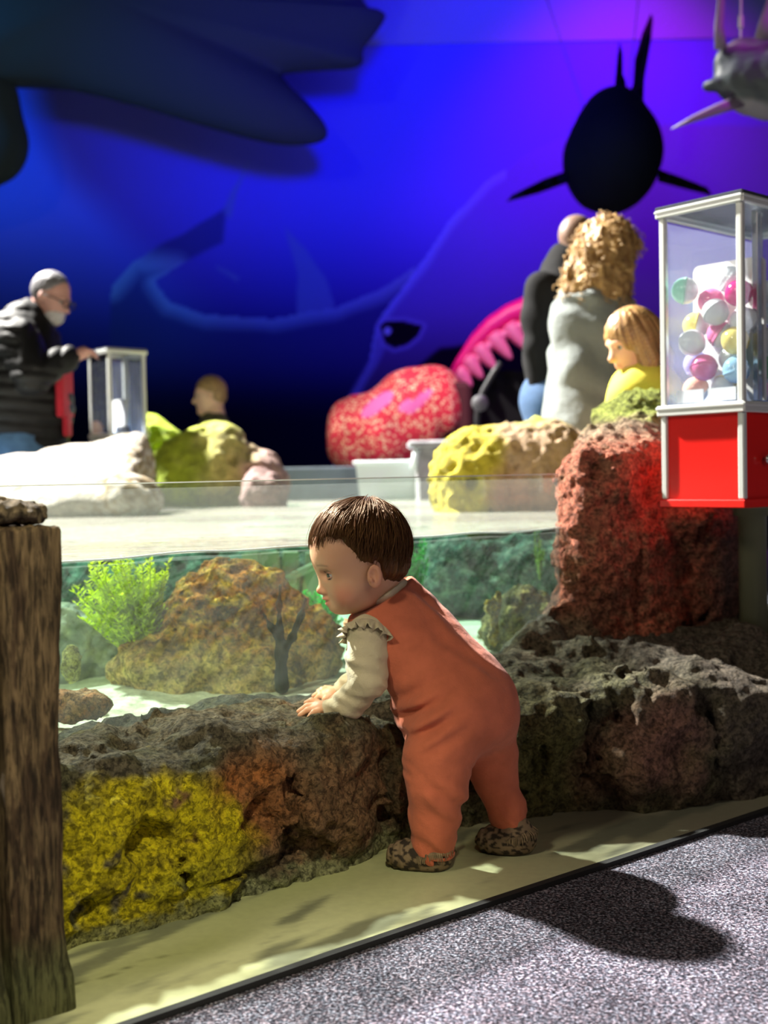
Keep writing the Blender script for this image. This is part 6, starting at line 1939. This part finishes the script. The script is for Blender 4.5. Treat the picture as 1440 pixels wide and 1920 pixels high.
def bald_man():
    Y0 = 5.35; q = jd(Y0); gx = q(1030, 800)[0]
    J = dict(spine=[q(1066, 505), q(1052, 570), q(1046, 660), q(1040, 735)], armL=[q(1018, 545, -0.12), q(1012, 650, -0.14), q(1016, 738, -0.10)], armR=[q(1095, 540, 0.10), q(1110, 640, 0.1), q(1100, 720, 0.05)],
             legL=[q(1030, 760, -0.09), np.array([gx, Y0 - 0.09, 0.48]), np.array([gx - 0.02, Y0 - 0.09, 0.09])], legR=[q(1050, 760, 0.09), np.array([gx + 0.08, Y0 + 0.09, 0.48]), np.array([gx + 0.08, Y0 + 0.09, 0.09])])
    def jacket(v):
        v.path([q(1062, 520), q(1056, 580), q(1050, 670), q(1046, 730)], [0.12, 0.175, 0.165, 0.15], 0.06)
        v.path([J['armL'][0], q(1008, 600, -0.14), J['armL'][1], q(1014, 730, -0.1)], [0.085, 0.075, 0.066, 0.055], 0.03)
        v.path(J['armR'], [0.085, 0.07, 0.05], 0.03)
        v.cap(q(1058, 492), q(1052, 525), 0.085, 0.11, 0.03)
    def jeans(v):
        for k in ('legR', 'legL'): v.path(J[k], [0.12, 0.085, 0.07], 0.04)
        v.cap(q(1036, 750, -0.04), q(1036, 750, 0.04), 0.155, 0.155, 0.03)
    def extras(root, H, A, hc, hs):
        g = MB(); g.tube([H(0.11, -0.06, 0.008), H(0.05, -0.084, 0.010), H(-0.02, -0.09, 0.004)], 0.004, 6); g.tube([H(0.11, 0.06, 0.008), H(0.05, 0.084, 0.010), H(-0.02, 0.09, 0.004)], 0.004, 6)
        g.tube([H(0.11, -0.06, 0.008), H(0.12, 0, 0.01), H(0.11, 0.06, 0.008)], 0.003, 6); g.build('glasses', M_black, root, smooth=True)
    person('bald man in a black jacket and jeans, back turned, behind the curly haired woman', (gx, Y0, 0), J, (q(1083, 455), 1.0), (0.75, 0.6, -0.1), (0.20, 0.12, 0.085), 0.011, None,
           [('jacket', jacket, mat('black_jacket', (0.007, 0.007, 0.008), 0.9, spec=0.2), (gx - 0.35, Y0 - 0.45, 0.85), (gx + 0.5, Y0 + 0.4, 1.85), 0.011, lambda P: 0.01 * fbm(P, 7, 2) + 0.006 * np.sin(P[:, 2] * 60 + 3 * pn(P[:, 0] * 8, P[:, 1] * 8, P[:, 2] * 5)) * sstep(1.2, 1.0, P[:, 2])),
            ('jeans', jeans, mat('blue_denim', (0.035, 0.08, 0.17), 0.9, var=0.2, vscale=30), (gx - 0.35, Y0 - 0.4, 0.05), (gx + 0.4, Y0 + 0.4, 1.25), 0.014, None),
            ('shoes', shoes_for(J, (0.75, 0.6, 0)), M_black, (gx - 0.3, Y0 - 0.3, -0.02), (gx + 0.5, Y0 + 0.4, 0.2), 0.012, None)], extras)
bald_man()


def woman():
    Y0 = 4.95; q = jd(Y0); gx = q(1105, 800)[0]
    J = dict(spine=[q(1126, 548), q(1118, 610), q(1108, 700), q(1105, 790)], armL=[q(1076, 600, -0.05), q(1084, 690, -0.10), q(1160, 735, -0.15)], armR=[q(1165, 600, 0.10), q(1182, 680, 0.12), q(1190, 740, 0.0)],
             legL=[q(1090, 800, -0.09), np.array([gx - 0.05, Y0 - 0.09, 0.47]), np.array([gx - 0.05, Y0 - 0.09, 0.09])], legR=[q(1120, 800, 0.09), np.array([gx + 0.06, Y0 + 0.09, 0.47]), np.array([gx + 0.06, Y0 + 0.09, 0.09])])
    M_hood = mat('light_grey_fleece', (0.20, 0.225, 0.22), 0.95, sheen=0.2, bump=[('noise', 40, 0.006)])
    def hoodie(v):
        v.path([q(1122, 565), q(1112, 620), q(1106, 700), q(1106, 770), q(1106, 835)], [0.13, 0.165, 0.17, 0.195, 0.205], 0.05)
        v.ell(q(1145, 640, -0.02), (0.13, 0.16, 0.2), 0.06)
        v.path([q(1076, 604, -0.05), q(1084, 690, -0.10), q(1160, 735, -0.15)], [0.09, 0.08, 0.06], 0.04)
        v.path(J['armR'], [0.085, 0.07, 0.055], 0.03)
        # the hood lying on her back
        v.path([q(1070, 575, -0.03), q(1060, 605, -0.06), q(1056, 630, -0.07)], [0.06, 0.06, 0.04], 0.05)
        v.path([q(1066, 572, -0.06), q(1110, 556, -0.12), q(1150, 566, -0.10)], [0.05, 0.055, 0.04], 0.03)
        v.half((0, 0, q(1100, 838)[2]), (0, 0, -1))
    def wr(P):
        x, y, z = P.T
        return 0.012 * fbm(P, 6, 2, 0.5, 5.0) + 0.007 * np.sin((z * 0.8 + x * 0.6) * 55 + 3 * pn(x * 6, y * 6, z * 6)) * sstep(-0.1, 0.4, pn(x * 5, y * 5, z * 5 + 9))
    def jeans(v):
        for k in ('legR', 'legL'): v.path(J[k], [0.095, 0.08, 0.065], 0.04)
        v.cap(q(1102, 815, -0.04), q(1110, 815, 0.04), 0.12, 0.12, 0.03)
    def hair(root, H, A, hc, hs):
        v = Vol(q(1020, 620) - np.array([0, 0.26, 0.05]), q(1215, 400) + np.array([0, 0.22, 0.02]), 0.0065)
        v.ell(H(-0.01, 0, 0.035), np.array([0.115, 0.11, 0.112]) * hs, 0, axes=A)
        v.path([q(1138, 470, -0.03), q(1105, 525, -0.06), q(1062, 585, -0.06)], [0.115, 0.10, 0.04], 0.04)
        v.path([q(1135, 470, -0.05), q(1140, 530, -0.08), q(1160, 562, -0.06)], [0.12, 0.095, 0.05], 0.04)
        v.ell(H(0.115, 0, -0.02), np.array([0.06, 0.075, 0.10]) * hs, 0.01, 'cut', A)
        v.warp(lambda P: 0.020 * fbm(P * np.array([1, 1, 0.6]), 26, 2, 0.5, 7.0) + 0.012 * pn(P[:, 0] * 60, P[:, 1] * 60, P[:, 2] * 36), 0.06)
        V, Q = v.nets(1)
        n = fbm(V, 45, 2, 0.5, 3); c = mix((0.24, 0.13, 0.045), (0.46, 0.29, 0.11), sstep(-0.4, 0.5, n))
        M_cur = mat('curly_blond_hair', attr=True, rough=0.55)
        hb = mesh('hair', V, Q, M_cur, root, cols=c)
        # corkscrew curls on the surface
        rnd = random.Random(9); N_ = vnormals(V, Q); cb = MB()
        idx = np.random.RandomState(4).choice(len(V), 420, replace=False)
        for i in idx:
            p_ = V[i] + N_[i] * 0.004; nn = N_[i]
            dn = np.array([0, 0, -1.0]) - nn * (-nn[2]); L_ = np.linalg.norm(dn)
            if L_ < 0.15: continue
            dn /= L_; sd = np.cross(dn, nn); ph = rnd.uniform(0, 6); ln = rnd.uniform(0.04, 0.09); rr = rnd.uniform(0.006, 0.011)
            pts = [p_ + dn * ln * t + sd * rr * math.cos(ph + t * 15) + nn * rr * math.sin(ph + t * 15) for t in np.linspace(0, 1, 20)]
            cb.tube(pts, [0.0022] * 19 + [0.001], 5)
        cc = np.repeat(mix((0.28, 0.16, 0.055), (0.52, 0.34, 0.14), np.random.RandomState(1).rand(len(cb.V) // 100 + 1)), 100, 0)[:len(cb.V)]
        mesh('hair_curl', cb.V, cb.Fc, M_cur, hb, cols=cc)
        g = MB(); g.tube([H(0.115, -0.06, 0.008), H(0.05, -0.090, 0.010), H(-0.01, -0.095, 0.004)], 0.0035, 6); g.tube([H(0.115, 0.06, 0.008), H(0.05, 0.09, 0.010), H(-0.01, 0.095, 0.004)], 0.0035, 6)
        g.tube([H(0.115, -0.06, 0.008), H(0.125, 0, 0.01), H(0.115, 0.06, 0.008)], 0.003, 6); g.build('glasses', M_black, root, smooth=True)
    person('woman with long curly blond hair in a light grey hoodie, seen from behind', (gx, Y0, 0), J, (q(1142, 468), 1.0), (0.86, 0.45, -0.1), (0.70, 0.44, 0.33), 0.011, None,
           [('hoodie', hoodie, M_hood, (gx - 0.35, Y0 - 0.5, 0.75), (gx + 0.45, Y0 + 0.4, 1.65), 0.009, wr),
            ('jeans', jeans, mat('blue_denim', (0.035, 0.08, 0.17), 0.9), (gx - 0.35, Y0 - 0.35, 0.05), (gx + 0.35, Y0 + 0.35, 1.05), 0.014, None),
            ('shoes', shoes_for(J, (0.86, 0.45, 0)), M_black, (gx - 0.3, Y0 - 0.3, -0.02), (gx + 0.5, Y0 + 0.4, 0.2), 0.012, None)], hair)
woman()


def girl():
    Y0 = 3.75; q = jd(Y0); gx = q(1205, 800)[0]
    J = dict(spine=[q(1208, 712), q(1212, 745), q(1215, 790), q(1215, 840)], armL=[q(1180, 745, -0.06), q(1182, 810, -0.08), q(1186, 870, -0.10)], armR=[q(1240, 745, 0.06), q(1246, 810, 0.06), q(1240, 850, -0.02)],
             legL=[q(1205, 860, -0.05), np.array([gx, Y0 - 0.06, 0.38]), np.array([gx, Y0 - 0.06, 0.08])], legR=[q(1225, 860, 0.05), np.array([gx + 0.06, Y0 + 0.06, 0.38]), np.array([gx + 0.06, Y0 + 0.06, 0.08])])
    hs = 0.84
    def top(v):
        v.path([q(1206, 716), q(1210, 748), q(1214, 830)], [0.070, 0.125, 0.125], 0.04)
        v.path(J['armL'], [0.066, 0.052, 0.042], 0.02); v.path(J['armR'], [0.066, 0.052, 0.042], 0.02)
    def trousers(v):
        for k in ('legR', 'legL'): v.path(J[k], [0.085, 0.06, 0.05], 0.03)
    def hair(root, H, A, hc, hs):
        lo = hc - np.array([0.15, 0.15, 0.25]); v = Vol(lo, hc + 0.16, 0.0045)
        v.ell(H(-0.012, 0, 0.032), np.array([0.112, 0.094, 0.108]) * hs, 0, axes=A)
        v.path([H(-0.05, 0, 0.0), H(-0.06, 0, -0.09), H(-0.055, 0, -0.16)], [0.085 * hs, 0.075 * hs, 0.05 * hs], 0.03)
        for sg in (-1, 1):
            v.path([H(-0.01, sg * 0.065, 0.0), H(0.0, sg * 0.075, -0.08), H(0.03, sg * 0.07, -0.17), H(0.055, sg * 0.06, -0.23)], [0.044 * hs, 0.040 * hs, 0.034 * hs, 0.014 * hs], 0.02)
        # the face stays open below the fringe
        v.ell(H(0.105, 0, -0.045), np.array([0.075, 0.066, 0.088]) * hs, 0.008, 'cut', A)
        def w(P):
            rel = (P - hc) / hs; a, l, z = rel @ A[0], rel @ A[1], rel @ A[2]; an = np.arctan2(l, a + 0.01)
            return 0.0045 * pn(an * 12, z * 5, a * 5) + 0.003 * pn(an * 34, z * 6, a * 0 + 2)
        v.warp(w, 0.04)
        V, Q = v.nets(1); rel = (V - hc) / hs; a, l, z = rel @ A[0], rel @ A[1], rel @ A[2]; an = np.arctan2(l, a + 0.01)
        c = mix((0.18, 0.08, 0.025), (0.56, 0.33, 0.12), sstep(-0.5, 0.5, pn(an * 30, z * 4, a * 2)))
        mesh('hair', V, Q, mat('golden_brown_hair', attr=True, rough=0.42), root, cols=c)
    person('girl with straight golden hair and a yellow top looking down behind the red pillar', (gx, Y0, 0), J, (q(1186, 642), hs), (-0.90, -0.32, -0.34), (0.80, 0.45, 0.27), 0.0075, None,
           [('top', top, mat('yellow_top', (0.72, 0.62, 0.06), 0.85), (gx - 0.28, Y0 - 0.3, 0.7), (gx + 0.28, Y0 + 0.25, 1.25), 0.009, lambda P: 0.006 * fbm(P, 12, 2)),
            ('trousers', trousers, mat('dark_trousers', (0.03, 0.035, 0.05), 0.9), (gx - 0.2, Y0 - 0.25, 0.02), (gx + 0.3, Y0 + 0.25, 0.95), 0.012, None)], hair)
girl()
